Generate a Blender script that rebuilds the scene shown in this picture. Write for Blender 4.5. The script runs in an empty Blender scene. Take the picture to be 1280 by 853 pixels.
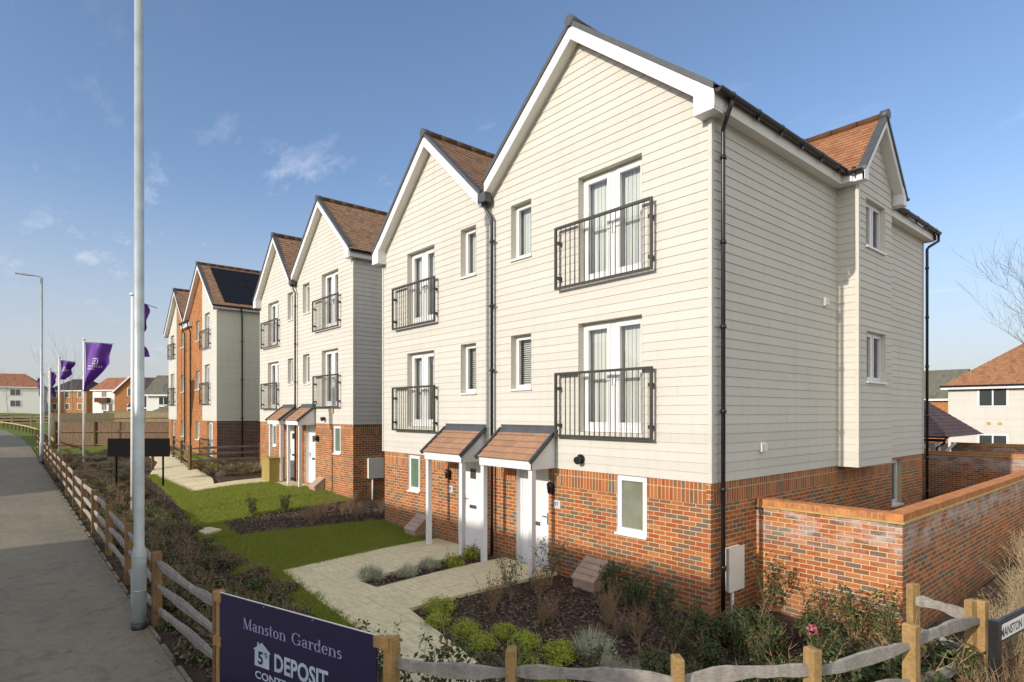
import bpy, bmesh, math, random
import numpy as np
from mathutils import Vector, Matrix
random.seed(7); RNG = np.random.default_rng(11)
S = bpy.context.scene
COL = S.collection
R = math.radians

# ------------------------------------------------------------------ ground heights
def sm(t):
    t = min(1, max(0, t)); return t*t*(3-2*t)
def path_h(x):
    u = -5.5-x
    return 0. if u <= 0 else .0175*min(u, 34.5)+.022*max(0, u-34.5)
def plot_h(x):
    u = max(0, -9.2-x)
    return .14*sm((1.0-x)/2)+.038*min(u, 23)+.016*max(0, u-23)
def T(x, y):
    a = path_h(x)
    return a+(plot_h(x)-a)*sm((y-3.)/4.5)

# ------------------------------------------------------------------ materials
def N(nt, typ, **kw):
    n = nt.nodes.new(typ)
    for k, v in kw.items():
        if hasattr(n, k) and not k[0].isupper(): setattr(n, k, v)
        else: n.inputs[k].default_value = v
    return n
def newmat(name):
    m = bpy.data.materials.new(name); m.use_nodes = True
    nt = m.node_tree; b = nt.nodes['Principled BSDF']
    return m, nt, b
def c4(c): return (c[0], c[1], c[2], 1)
def ramp(nt, fac, stops, interp='LINEAR'):
    r = nt.nodes.new('ShaderNodeValToRGB'); r.color_ramp.interpolation = interp
    e = r.color_ramp.elements
    e[0].position, e[0].color = stops[0][0], c4(stops[0][1])
    e[1].position, e[1].color = stops[-1][0], c4(stops[-1][1])
    for p, c in stops[1:-1]:
        q = e.new(p); q.color = c4(c)
    nt.links.new(fac, r.inputs[0]); return r.outputs[0]
def mixc(nt, fac, a, b, mode='MIX'):
    n = nt.nodes.new('ShaderNodeMix'); n.data_type = 'RGBA'; n.blend_type = mode
    for s, v in ((n.inputs[0], fac), (n.inputs[6], a), (n.inputs[7], b)):
        if isinstance(v, bpy.types.NodeSocket): nt.links.new(v, s)
        elif isinstance(v, (int, float)): s.default_value = v
        else: s.default_value = c4(v)
    return n.outputs[2]
def noise(nt, scale, detail=4, rough=.55, vec=None, stretch=None):
    n = N(nt, 'ShaderNodeTexNoise', Scale=scale, Detail=detail, Roughness=rough)
    if vec is None: vec = nt.nodes.new('ShaderNodeNewGeometry').outputs['Position']
    if stretch:
        mp = nt.nodes.new('ShaderNodeMapping'); mp.inputs['Scale'].default_value = stretch
        nt.links.new(vec, mp.inputs[0]); vec = mp.outputs[0]
    nt.links.new(vec, n.inputs['Vector']); return n.outputs['Fac']
def bump(nt, b, h, strength=.3, dist=.01):
    n = N(nt, 'ShaderNodeBump', Strength=strength, Distance=dist)
    nt.links.new(h, n.inputs['Height']); nt.links.new(n.outputs[0], b.inputs['Normal'])
def plain(name, c, rough=.5, metal=0, var=.12, scale=6., spec=.5, bmp=0, stretch=None, detail=5):
    m, nt, b = newmat(name)
    f = noise(nt, scale, detail, stretch=stretch)
    lo = [x*(1-var) for x in c]; hi = [min(1, x*(1+var)) for x in c]
    nt.links.new(ramp(nt, f, [(.3, lo), (.7, hi)]), b.inputs['Base Color'])
    b.inputs['Roughness'].default_value = rough; b.inputs['Metallic'].default_value = metal
    b.inputs['Specular IOR Level'].default_value = spec
    if bmp: bump(nt, b, f, bmp, .01)
    return m

def brick_mat(name, cols, mortar, soldier=False, stain=0.0):
    m, nt, b = newmat(name)
    pos = nt.nodes.new('ShaderNodeNewGeometry').outputs['Position']
    sep = nt.nodes.new('ShaderNodeSeparateXYZ'); nt.links.new(pos, sep.inputs[0])
    add = N(nt, 'ShaderNodeMath', operation='ADD'); nt.links.new(sep.outputs[0], add.inputs[0]); nt.links.new(sep.outputs[1], add.inputs[1])
    com = nt.nodes.new('ShaderNodeCombineXYZ')
    if soldier:
        nt.links.new(sep.outputs[2], com.inputs[0]); nt.links.new(add.outputs[0], com.inputs[1])
    else:
        nt.links.new(add.outputs[0], com.inputs[0]); nt.links.new(sep.outputs[2], com.inputs[1])
    br = N(nt, 'ShaderNodeTexBrick', Scale=1., **{'Color1': (0, 0, 0, 1), 'Color2': (1, 1, 1, 1), 'Mortar': (.5, .5, .5, 1)})
    br.inputs['Mortar Size'].default_value = .0068; br.inputs['Mortar Smooth'].default_value = .25
    br.inputs['Brick Width'].default_value = .225; br.inputs['Row Height'].default_value = .075
    br.offset = 0. if soldier else .5
    if soldier:
        mp = nt.nodes.new('ShaderNodeMapping'); mp.inputs['Location'].default_value = (soldier, 0, 0)
        nt.links.new(com.outputs[0], mp.inputs[0]); nt.links.new(mp.outputs[0], br.inputs['Vector'])
    else: nt.links.new(com.outputs[0], br.inputs['Vector'])
    n = len(cols)
    tint = ramp(nt, br.outputs['Color'], [(i/n, c) for i, c in enumerate(cols)], 'CONSTANT')
    fine = noise(nt, 60, 4)
    tint = mixc(nt, .8, tint, ramp(nt, fine, [(.3, (.6, .6, .6)), (.7, (1, 1, 1))]), 'MULTIPLY')
    big = noise(nt, 1.3, 3)
    mort = ramp(nt, big, [(.35, [x*.8 for x in mortar]), (.65, mortar)])
    col = mixc(nt, br.outputs['Fac'], tint, mort)
    if stain:                                                        # lime bloom on new brickwork, patchy, near the coping
        st = noise(nt, 2.2, 6, .7, stretch=(1, 1, 2.2))
        mr = N(nt, 'ShaderNodeMapRange'); mr.inputs[1].default_value = 1.05; mr.inputs[2].default_value = 1.5
        nt.links.new(sep.outputs[2], mr.inputs[0])
        mul = N(nt, 'ShaderNodeMath', operation='MULTIPLY'); nt.links.new(mr.outputs[0], mul.inputs[0])
        nt.links.new(ramp(nt, st, [(.43, (0, 0, 0)), (.62, (1, 1, 1))]), mul.inputs[1])
        m2 = N(nt, 'ShaderNodeMath', operation='MULTIPLY'); nt.links.new(mul.outputs[0], m2.inputs[0]); m2.inputs[1].default_value = stain
        col = mixc(nt, m2.outputs[0], col, (.55, .5, .47))
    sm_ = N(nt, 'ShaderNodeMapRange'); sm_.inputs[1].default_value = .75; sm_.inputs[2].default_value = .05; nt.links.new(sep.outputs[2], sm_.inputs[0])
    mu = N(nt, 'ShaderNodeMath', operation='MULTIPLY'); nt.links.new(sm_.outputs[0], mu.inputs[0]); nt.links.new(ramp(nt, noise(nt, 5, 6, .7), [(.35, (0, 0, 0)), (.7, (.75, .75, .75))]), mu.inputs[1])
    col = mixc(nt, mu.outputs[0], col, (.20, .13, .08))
    col = mixc(nt, .55, col, ramp(nt, noise(nt, 1.1, 5, .6), [(.3, (.78, .77, .76)), (.62, (1, 1, 1))]), 'MULTIPLY')
    nt.links.new(col, b.inputs['Base Color']); b.inputs['Roughness'].default_value = .9
    b.inputs['Specular IOR Level'].default_value = .2
    inv = N(nt, 'ShaderNodeMath', operation='MULTIPLY_ADD'); nt.links.new(br.outputs['Fac'], inv.inputs[0]); inv.inputs[1].default_value = -1.; nt.links.new(fine, inv.inputs[2])
    bump(nt, b, inv.outputs[0], .55, .006)
    return m

def tile_mat(name, cols, w=.17, h=.15, joint=.3):
    m, nt, b = newmat(name)
    uv = nt.nodes.new('ShaderNodeUVMap')
    br = N(nt, 'ShaderNodeTexBrick', Scale=1., **{'Color1': (0, 0, 0, 1), 'Color2': (1, 1, 1, 1), 'Mortar': (.5, .5, .5, 1)})
    br.inputs['Mortar Size'].default_value = .004; br.inputs['Mortar Smooth'].default_value = .1
    br.inputs['Brick Width'].default_value = w; br.inputs['Row Height'].default_value = h
    nt.links.new(uv.outputs[0], br.inputs['Vector'])
    n = len(cols)
    t = ramp(nt, br.outputs['Color'], [(i/max(1, n-1), c) for i, c in enumerate(cols)])
    f = noise(nt, 30, 4)
    t = mixc(nt, .7, t, ramp(nt, f, [(.3, (.7, .7, .7)), (.7, (1, 1, 1))]), 'MULTIPLY')
    sc = [x*joint for x in cols[0]]
    nt.links.new(mixc(nt, br.outputs['Fac'], t, sc), b.inputs['Base Color'])
    b.inputs['Roughness'].default_value = .85; b.inputs['Specular IOR Level'].default_value = .25
    bump(nt, b, f, .3, .004)
    return m

def leaf_mat(name, cols, rough=.55, trans=.25):
    m, nt, b = newmat(name)
    g = nt.nodes.new('ShaderNodeNewGeometry')
    n = len(cols)
    c = ramp(nt, g.outputs['Random Per Island'], [(i/max(1, n-1), q) for i, q in enumerate(cols)])
    nt.links.new(c, b.inputs['Base Color']); b.inputs['Roughness'].default_value = rough
    b.inputs['Specular IOR Level'].default_value = .35
    tr = nt.nodes.new('ShaderNodeBsdfTranslucent'); nt.links.new(c, tr.inputs[0])
    mx = nt.nodes.new('ShaderNodeMixShader'); mx.inputs[0].default_value = trans
    nt.links.new(b.outputs[0], mx.inputs[1]); nt.links.new(tr.outputs[0], mx.inputs[2])
    nt.links.new(mx.outputs[0], nt.nodes['Material Output'].inputs[0])
    return m

def wood_mat(name, c, var=.35, rough=.85):
    m, nt, b = newmat(name)
    f = noise(nt, 9, 7, .65, stretch=(1, 1, .25))
    f2 = noise(nt, 55, 5, .6, stretch=(.35, .35, 1))
    a = ramp(nt, f, [(.25, [x*(1-var) for x in c]), (.75, [min(1, x*(1+var*.6)) for x in c])])
    a = mixc(nt, .55, a, ramp(nt, f2, [(.35, (.55, .52, .5)), (.6, (1, 1, 1))]), 'MULTIPLY')
    nt.links.new(a, b.inputs['Base Color']); b.inputs['Roughness'].default_value = rough
    b.inputs['Specular IOR Level'].default_value = .2
    bump(nt, b, f2, .35, .005)
    return m

BR_COLS = [(0.472, 0.143, 0.046), (0.529, 0.190, 0.061), (0.416, 0.111, 0.040), (0.495, 0.164, 0.053), (0.304, 0.132, 0.061), (0.540, 0.211, 0.081), (0.225, 0.143, 0.091), (0.462, 0.137, 0.050), (0.209, 0.158, 0.116), (0.382, 0.121, 0.050), (0.506, 0.174, 0.061), (0.281, 0.148, 0.086)]
MORT = (.64, .52, .32)
M = {}
M['brick'] = brick_mat('brick', BR_COLS, MORT)
M['soldier'] = brick_mat('soldier_brick', BR_COLS, MORT, soldier=-.055)
WALL_COLS = [(0.495, 0.143, 0.046), (0.540, 0.180, 0.055), (0.405, 0.116, 0.042), (0.304, 0.132, 0.061), (0.563, 0.222, 0.081), (0.213, 0.153, 0.116), (0.462, 0.132, 0.046), (0.518, 0.201, 0.076), (0.450, 0.148, 0.050), (0.247, 0.137, 0.091)]
M['wall_brick'] = brick_mat('garden_brick', WALL_COLS, (.62, .52, .34), stain=.75)
M['orange_brick'] = brick_mat('orange_brick', [(.50, .19, .055), (.47, .165, .05), (.52, .21, .07), (.43, .15, .05), (.38, .13, .05)], (.5, .36, .2))
M['purple_brick'] = brick_mat('purple_brick', [(.14, .075, .06), (.18, .07, .05), (.10, .07, .065), (.22, .08, .05)], (.42, .38, .33))
M['cream'] = None
def clad_mat(name, c, phase=2.2):
    m, nt, b = newmat(name)
    f = noise(nt, 26, 5, .6, stretch=(.12, .12, 2.4)); g = noise(nt, .8, 3)
    a = ramp(nt, f, [(.3, [x*.95 for x in c]), (.7, c)])
    a = mixc(nt, .5, a, ramp(nt, g, [(.3, (.91, .905, .89)), (.7, (1, 1, 1))]), 'MULTIPLY')
    pos = nt.nodes.new('ShaderNodeNewGeometry').outputs['Position']; sep = nt.nodes.new('ShaderNodeSeparateXYZ'); nt.links.new(pos, sep.inputs[0])
    ad = N(nt, 'ShaderNodeMath', operation='SUBTRACT'); nt.links.new(sep.outputs[2], ad.inputs[0]); ad.inputs[1].default_value = phase
    dv = N(nt, 'ShaderNodeMath', operation='DIVIDE'); nt.links.new(ad.outputs[0], dv.inputs[0]); dv.inputs[1].default_value = .15
    fl = N(nt, 'ShaderNodeMath', operation='FLOOR'); nt.links.new(dv.outputs[0], fl.inputs[0])
    wn = nt.nodes.new('ShaderNodeTexWhiteNoise'); wn.noise_dimensions = '1D'; nt.links.new(fl.outputs[0], wn.inputs['W'])
    a = mixc(nt, 1., a, ramp(nt, wn.outputs['Value'], [(0, (.945, .94, .93)), (1, (1, 1, 1))]), 'MULTIPLY')
    st = noise(nt, 2.2, 5, .6, stretch=(2.6, 2.6, .16))                # faint rain streaks
    a = mixc(nt, .6, a, ramp(nt, st, [(.32, (.93, .92, .90)), (.5, (1, 1, 1))]), 'MULTIPLY')
    nt.links.new(a, b.inputs['Base Color']); b.inputs['Roughness'].default_value = .7
    b.inputs['Specular IOR Level'].default_value = .3
    bump(nt, b, f, .25, .004); return m
M['cream'] = clad_mat('cream_cladding', (.63, .615, .555))
M['cream_b'] = clad_mat('cream_cladding_second_pair', (.63, .615, .555), 2.88)
M['sage'] = clad_mat('sage_cladding', (.66, .67, .55), 2.85)
M['white'] = plain('white_upvc', (.74, .74, .74), .35, var=.03)
M['door'] = plain('white_door', (.78, .79, .79), .3, var=.02)
M['soffit'] = plain('soffit_white', (.74, .72, .66), .5, var=.03)
M['reveal'] = plain('reveal_cream', (.64, .61, .52), .6, var=.04)
M['black'] = plain('black_plastic', (.018, .018, .02), .35, var=.3)
M['matt'] = plain('matt_black_board', (.012, .012, .012), .95, spec=.05)
M['railing'] = plain('dark_bronze_metal', (.065, .06, .048), .45, metal=.3, var=.15)
M['verge'] = plain('slate_grey_verge', (.075, .08, .085), .5, var=.15)
M['chrome'] = plain('steel', (.55, .55, .55), .25, metal=1, var=.05)
M['galv'] = plain('galvanised_steel', (.50, .53, .53), .5, metal=.55, var=.22, scale=5, stretch=(3, 3, .7))
M['galvpaint'] = plain('grey_painted_steel', (.42, .47, .48), .42, metal=.25, var=.14, scale=4)
M['pole'] = plain('white_pole', (.74, .73, .71), .4, var=.06)
M['roof'] = tile_mat('brown_roof_tiles', [(0.293, 0.184, 0.118), (0.427, 0.252, 0.148), (0.347, 0.207, 0.125), (0.226, 0.153, 0.111)], .165, .15)
M['roof_orange'] = tile_mat('orange_roof_tiles', [(.34, .165, .085), (.42, .21, .11), (.29, .135, .07)], .165, .15)
M['porch_tile'] = tile_mat('porch_roof_tiles', [(.37, .215, .135), (.44, .26, .16), (.40, .235, .145), (.32, .19, .125)], .33, .17)
M['roof_dark'] = tile_mat('dark_roof_tiles', [(.055, .05, .055), (.08, .07, .075), (.04, .04, .045)], .3, .3)
M['roof_plum'] = tile_mat('plum_roof_tiles', [(.17, .115, .11), (.21, .135, .125), (.14, .10, .10)], .3, .3)
M['roof_red'] = tile_mat('red_roof_tiles', [(.34, .145, .085), (.40, .18, .10), (.27, .115, .075)], .3, .3)
M['roof_grey'] = tile_mat('grey_green_roof_tiles', [(.16, .16, .12), (.20, .19, .14), (.13, .13, .11)], .3, .3)
M['solar'] = plain('solar_panel', (.010, .010, .013), .55, var=.2, spec=.2)
M['render_white'] = plain('white_render', (.74, .73, .70), .8, var=.05)
M['meter'] = plain('cream_meter_box', (.80, .77, .70), .45, var=.04)
M['gasbox'] = plain('buff_gas_box', (.42, .31, .23), .7, var=.12)
M['timber'] = wood_mat('new_timber', (.47, .29, .11))
M['post'] = wood_mat('fence_post_timber', (.40, .26, .11))
M['brownpost'] = wood_mat('brown_post', (.27, .165, .08))
M['oldpost'] = wood_mat('weathered_post', (.20, .12, .06))
M['cleft'] = wood_mat('silvery_cleft_timber', (.34, .315, .28), .4)
M['darkrail'] = wood_mat('dark_rail_timber', (.17, .145, .11), .4)
M['board_brown'] = wood_mat('brown_fence_board', (.22, .15, .095), .35)
M['board_pale'] = wood_mat('pale_fence_board', (.55, .42, .26), .25)
M['box_wood'] = wood_mat('green_treated_wood', (.40, .31, .10), .25)
M['room'] = plain('room_wall', (.22, .21, .17), .9, var=.1, scale=2)
M['blind'] = plain('pale_blind', (.62, .64, .64), .8, var=.18, scale=14, stretch=(6, 6, .01), detail=1)
M['navy'] = plain('navy_sign_print', (.026, .020, .064), .45, var=.05)
M['lilac'] = plain('lilac_print', (.36, .34, .55), .5, var=.05)
M['iceblue'] = plain('pale_blue_print', (.50, .58, .68), .5, var=.12, scale=5)
M['flag'] = plain('purple_flag_cloth', (.10, .022, .26), .6, var=.2, scale=3)
M['flagw'] = plain('white_flag_print', (.75, .72, .8), .6, var=.05)
M['sign_white'] = plain('white_sign_plate', (.8, .8, .8), .4, var=.03)
M['plate'] = plain('slate_number_plate', (.55, .58, .60), .4, var=.05)
def glass_mat():
    m, nt, b = newmat('window_glass')
    g = N(nt, 'ShaderNodeBsdfGlossy', Roughness=.01); g.inputs[0].default_value = (1, 1, 1, 1)
    t = nt.nodes.new('ShaderNodeBsdfTransparent'); t.inputs[0].default_value = (.92, .94, .92, 1)
    fr = N(nt, 'ShaderNodeFresnel', IOR=1.75)
    # uneven panes bend the reflection a little
    bp = N(nt, 'ShaderNodeBump', Strength=.03, Distance=.05); nt.links.new(noise(nt, 1.4, 2), bp.inputs['Height'])
    nt.links.new(bp.outputs[0], g.inputs['Normal'])
    mx = nt.nodes.new('ShaderNodeMixShader')
    nt.links.new(fr.outputs[0], mx.inputs[0]); nt.links.new(t.outputs[0], mx.inputs[1]); nt.links.new(g.outputs[0], mx.inputs[2])
    nt.links.new(mx.outputs[0], nt.nodes['Material Output'].inputs[0]); return m
M['glass'] = glass_mat()
def dark_glass():
    m, nt, b = newmat('far_window_glass'); b.inputs['Base Color'].default_value = (.05, .06, .06, 1)
    b.inputs['Roughness'].default_value = .05; b.inputs['Specular IOR Level'].default_value = .8; return m
M['dglass'] = dark_glass()
M['obscured'] = plain('frosted_glass', (.21, .22, .165), .14, var=.2, scale=2.5)
M['opaque_green'] = plain('obscured_glass', (.12, .20, .13), .12, var=.1)

# ground materials
def ground_mat():
    m, nt, b = newmat('ground_soil_and_grass')
    pos = nt.nodes.new('ShaderNodeNewGeometry').outputs['Position']
    sep = nt.nodes.new('ShaderNodeSeparateXYZ'); nt.links.new(pos, sep.inputs[0])
    a = noise(nt, 45, 6, .7); c = noise(nt, 3., 5, .6); d = noise(nt, 130, 3, .6)
    soil = ramp(nt, a, [(.3, (.03, .021, .016)), (.5, (.085, .06, .044)), (.72, (.18, .13, .10))])
    soil = mixc(nt, .6, soil, ramp(nt, c, [(.3, (.6, .58, .55)), (.7, (1.2, 1.1, 1))]), 'MULTIPLY')
    gr = ramp(nt, c, [(.3, (.10, .14, .025)), (.7, (.17, .20, .04))])
    mr = N(nt, 'ShaderNodeMapRange'); mr.inputs[1].default_value = -39.; mr.inputs[2].default_value = -43.
    nt.links.new(sep.outputs[0], mr.inputs[0])
    nt.links.new(mixc(nt, mr.outputs[0], soil, gr), b.inputs['Base Color'])
    b.inputs['Roughness'].default_value = .95; b.inputs['Specular IOR Level'].default_value = .15
    bump(nt, b, a, .9, .03); return m
M['ground'] = ground_mat()
def lawn_mat():
    m, nt, b = newmat('mown_lawn')
    a = noise(nt, 1.1, 5, .6); c = noise(nt, 60, 5, .7)
    g = ramp(nt, a, [(.3, (.15, .175, .024)), (.7, (.28, .28, .04))])
    g = mixc(nt, .7, g, ramp(nt, c, [(.3, (.45, .5, .4)), (.7, (1.1, 1.1, 1))]), 'MULTIPLY')
    g = mixc(nt, .6, g, ramp(nt, noise(nt, 3.2, 5, .7), [(.34, (1.25, 1.02, .9)), (.5, (1, 1, 1)), (.68, (.72, .82, .8))]), 'MULTIPLY')
    nt.links.new(g, b.inputs['Base Color']); b.inputs['Roughness'].default_value = .9
    b.inputs['Specular IOR Level'].default_value = .2; bump(nt, b, c, .6, .02); return m
M['lawn'] = lawn_mat()
M['blade'] = leaf_mat('grass_blade', [(0.164, 0.218, 0.022), (0.239, 0.288, 0.034), (0.338, 0.359, 0.067), (0.200, 0.253, 0.026), (0.276, 0.281, 0.073)], .6, .3)
def tarmac_mat():
    m, nt, b = newmat('tarmac')
    a = noise(nt, 180, 3, .7); c = noise(nt, .55, 5, .6, stretch=(.35, 1, 1)); d = noise(nt, 7, 5, .7)
    g = ramp(nt, a, [(.3, (.155, .137, .10)), (.7, (.295, .262, .19))])
    g = mixc(nt, .8, g, ramp(nt, c, [(.3, (.8, .8, .8)), (.7, (1.2, 1.17, 1.12))]), 'MULTIPLY')
    g = mixc(nt, .5, g, ramp(nt, d, [(.35, (.75, .75, .76)), (.6, (1.05, 1.05, 1.03))]), 'MULTIPLY')
    vo = N(nt, 'ShaderNodeTexVoronoi', feature='DISTANCE_TO_EDGE', Scale=.42)
    wv = nt.nodes.new('ShaderNodeVectorMath'); wv.operation = 'ADD'; nz_ = N(nt, 'ShaderNodeTexNoise', Scale=1.6, Detail=5)
    ps = nt.nodes.new('ShaderNodeNewGeometry').outputs['Position']; nt.links.new(ps, nz_.inputs['Vector']); nt.links.new(ps, wv.inputs[0]); nt.links.new(nz_.outputs['Color'], wv.inputs[1]); nt.links.new(wv.outputs[0], vo.inputs['Vector'])
    cr = ramp(nt, vo.outputs['Distance'], [(.0, (.55, .54, .52)), (.006, (1, 1, 1))])
    g = mixc(nt, .55, g, cr, 'MULTIPLY')
    sp_ = noise(nt, 2.6, 6, .75); g = mixc(nt, .8, g, ramp(nt, sp_, [(.36, (.72, .72, .73)), (.46, (1, 1, 1)), (.66, (1, 1, 1)), (.74, (1.22, 1.2, 1.15))]), 'MULTIPLY')
    nt.links.new(g, b.inputs['Base Color']); b.inputs['Roughness'].default_value = .85
    b.inputs['Specular IOR Level'].default_value = .3; bump(nt, b, a, .5, .006); return m
M['tarmac'] = tarmac_mat()
def slab_mat():
    m, nt, b = newmat('buff_paving_slabs')
    pos = nt.nodes.new('ShaderNodeNewGeometry').outputs['Position']
    br = N(nt, 'ShaderNodeTexBrick', Scale=1., **{'Color1': (0, 0, 0, 1), 'Color2': (1, 1, 1, 1), 'Mortar': (.5, .5, .5, 1)})
    br.inputs['Mortar Size'].default_value = .004; br.inputs['Brick Width'].default_value = .6; br.inputs['Row Height'].default_value = .6
    br.offset = .5; nt.links.new(pos, br.inputs['Vector'])
    t = ramp(nt, br.outputs['Color'], [(0, (.66, .58, .36)), (.5, (.73, .65, .41)), (1, (.69, .605, .38))])
    f = noise(nt, 5, 6, .65, stretch=(1, 4, 1)); s = noise(nt, 35, 4, .6)
    t = mixc(nt, .8, t, ramp(nt, f, [(.3, (.72, .70, .66)), (.62, (1.08, 1.08, 1.07))]), 'MULTIPLY')
    t = mixc(nt, .4, t, ramp(nt, s, [(.3, (.75, .75, .75)), (.65, (1, 1, 1))]), 'MULTIPLY')
    nt.links.new(mixc(nt, br.outputs['Fac'], t, (.30, .25, .17)), b.inputs['Base Color'])
    b.inputs['Roughness'].default_value = .8; bump(nt, b, f, .25, .008); return m
M['slab'] = slab_mat()
M['kerb'] = plain('concrete_edging', (.34, .31, .25), .95, var=.3, scale=14, bmp=.3)
def coping_mat(name):
    m = brick_mat(name, [(.52, .21, .06), (.48, .17, .05), (.55, .25, .08), (.44, .15, .05)], (.5, .38, .2)); return m
M['kerb_dirty'] = plain('dirty_edging', (.20, .175, .13), .95, var=.4, scale=14)
M['coping'] = plain('coping_brick', (.46, .185, .062), .85, var=.3, scale=9, bmp=.3)
M['mortar'] = plain('mortar', (.50, .40, .24), .95, var=.1)
M['creasing'] = plain('buff_creasing_tile', (.46, .33, .12), .8, var=.2)
M['bark'] = plain('bark', (.10, .075, .055), .9, var=.3, scale=20)
M['birch'] = plain('pale_bark', (.30, .26, .21), .9, var=.3, scale=20)
M['chip'] = leaf_mat('bark_chip', [(0.045, 0.030, 0.021), (0.112, 0.075, 0.054), (0.195, 0.135, 0.098), (0.075, 0.053, 0.045), (0.270, 0.195, 0.135)], .9, .0)
L_ = leaf_mat
M['hedge'] = L_('hedge_leaf', [(.045, .06, .02), (.10, .125, .035), (.15, .165, .06), (.07, .10, .03), (.21, .19, .10), (.05, .07, .022), (.13, .10, .055), (.09, .12, .04)])
M['hedge2'] = L_('brown_hedge_leaf', [(.16, .115, .065), (.09, .085, .035), (.22, .165, .105), (.06, .075, .025), (.10, .065, .045), (.26, .21, .14), (.11, .125, .05)])
M['photinia'] = L_('red_tipped_leaf', [(.045, .075, .022), (.08, .115, .032), (.065, .085, .028), (.055, .10, .025), (.09, .13, .045), (.04, .06, .02), (.11, .125, .04), (.22, .075, .04)], .35, .2)
M['upright'] = L_('dark_evergreen_leaf', [(0.034, 0.065, 0.024), (0.060, 0.093, 0.031), (0.076, 0.119, 0.037)], .45, .15)
M['hebe'] = L_('lime_leaf', [(0.340, 0.412, 0.048), (0.497, 0.526, 0.060), (0.235, 0.298, 0.044), (0.575, 0.594, 0.097)], .5, .3)
M['lav'] = L_('silver_leaf', [(0.444, 0.460, 0.328), (0.592, 0.595, 0.438), (0.325, 0.351, 0.241), (0.711, 0.675, 0.482)], .8, .2)
M['euon'] = L_('gold_leaf', [(0.472, 0.458, 0.043), (0.343, 0.386, 0.043), (0.172, 0.229, 0.043), (0.572, 0.515, 0.072)], .5, .3)
M['deadleaf'] = L_('dead_leaf', [(0.196, 0.105, 0.049), (0.266, 0.154, 0.070), (0.126, 0.070, 0.035), (0.308, 0.210, 0.112)], .8, .25)
M['dry'] = L_('dry_grass', [(.30, .24, .13), (.38, .31, .18), (.20, .15, .08), (.26, .22, .11)], .8, .3)
M['orange'] = L_('orange_flower', [(.45, .13, .03), (.50, .22, .03), (.20, .14, .03)], .7, .3)
M['yellowf'] = L_('yellow_flower', [(.45, .36, .02), (.35, .30, .03), (.15, .17, .02)], .7, .3)
M['twig'] = plain('twig', (.30, .20, .115), .9, var=.35, scale=25)
M['pink'] = L_('pink_flower', [(.6, .12, .2), (.5, .15, .2)], .7, .2)

# ------------------------------------------------------------------ mesh builder
class MB:
    def __init__(s): s.v = []; s.f = []; s.m = []; s.uv = []; s.s = []
    def face(s, pts, m=0, uv=None, smooth=False):
        i = len(s.v); s.v += [tuple(p) for p in pts]; s.f.append(tuple(range(i, i+len(pts))))
        s.m.append(m); s.uv.append(uv); s.s.append(smooth)
    def box(s, x0, x1, y0, y1, z0, z1, m=0):
        P = [(x, y, z) for x in (x0, x1) for y in (y0, y1) for z in (z0, z1)]
        for q in ((0, 1, 3, 2), (4, 6, 7, 5), (0, 4, 5, 1), (2, 3, 7, 6), (0, 2, 6, 4), (1, 5, 7, 3)):
            s.face([P[k] for k in q], m)
        return s
    def hexa(s, P, m=0):                                             # 8 corners: bottom ring 0-3, top ring 4-7
        for q in ((3, 2, 1, 0), (4, 5, 6, 7), (0, 1, 5, 4), (1, 2, 6, 5), (2, 3, 7, 6), (3, 0, 4, 7)):
            s.face([P[k] for k in q], m)
        return s
    def bar(s, p, q, w, h, m=0, up=(0, 0, 1)):
        p = Vector(p); q = Vector(q); d = (q-p).normalized(); u = Vector(up)
        sx = d.cross(u)
        if sx.length < 1e-4: sx = d.cross(Vector((1, 0, 0)))
        sx.normalize(); uz = sx.cross(d).normalized()
        a = sx*w/2; b = uz*h/2
        return s.hexa([p-a-b, p+a-b, q+a-b, q-a-b, p-a+b, p+a+b, q+a+b, q-a+b], m)
    def tube(s, pts, r, n=8, m=0, cap=True):
        pts = [Vector(p) for p in pts]; rs = r if isinstance(r, (list, tuple)) else [r]*len(pts)
        rings = []; ref = None
        for i, p in enumerate(pts):
            d = (pts[min(i+1, len(pts)-1)]-pts[max(i-1, 0)])
            d = d.normalized() if d.length > 1e-9 else Vector((0, 0, 1))
            if ref is None: ref = d.orthogonal().normalized()
            ref = (ref-d*ref.dot(d))
            ref = ref.normalized() if ref.length > 1e-6 else d.orthogonal().normalized()
            b = d.cross(ref)
            base = len(s.v)
            s.v += [tuple(p+(ref*math.cos(2*math.pi*k/n)+b*math.sin(2*math.pi*k/n))*rs[i]) for k in range(n)]
            rings.append(base)
        for a, b in zip(rings, rings[1:]):
            for k in range(n):
                s.f.append((a+k, a+(k+1) % n, b+(k+1) % n, b+k)); s.m.append(m); s.uv.append(None); s.s.append(True)
        if cap:
            s.f.append(tuple(rings[0]+k for k in reversed(range(n)))); s.m.append(m); s.uv.append(None); s.s.append(False)
            s.f.append(tuple(rings[-1]+k for k in range(n))); s.m.append(m); s.uv.append(None); s.s.append(False)
        return s
    def mesh(s, name, mats, off=(0, 0, 0)):
        me = bpy.data.meshes.new(name)
        v = np.array(s.v, dtype=float)-np.array(off) if s.v else np.zeros((0, 3))
        me.from_pydata(v.tolist(), [], s.f)
        for mt in (mats if isinstance(mats, (list, tuple)) else [mats]): me.materials.append(M[mt] if isinstance(mt, str) else mt)
        me.polygons.foreach_set('material_index', s.m); me.polygons.foreach_set('use_smooth', s.s)
        if any(u is not None for u in s.uv):
            l = me.uv_layers.new(name='UVMap'); dat = []
            for f, u in zip(s.f, s.uv): dat += [c for k in range(len(f)) for c in (u[k] if u else (0, 0))]
            l.data.foreach_set('uv', dat)
        me.update(); return me

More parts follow.
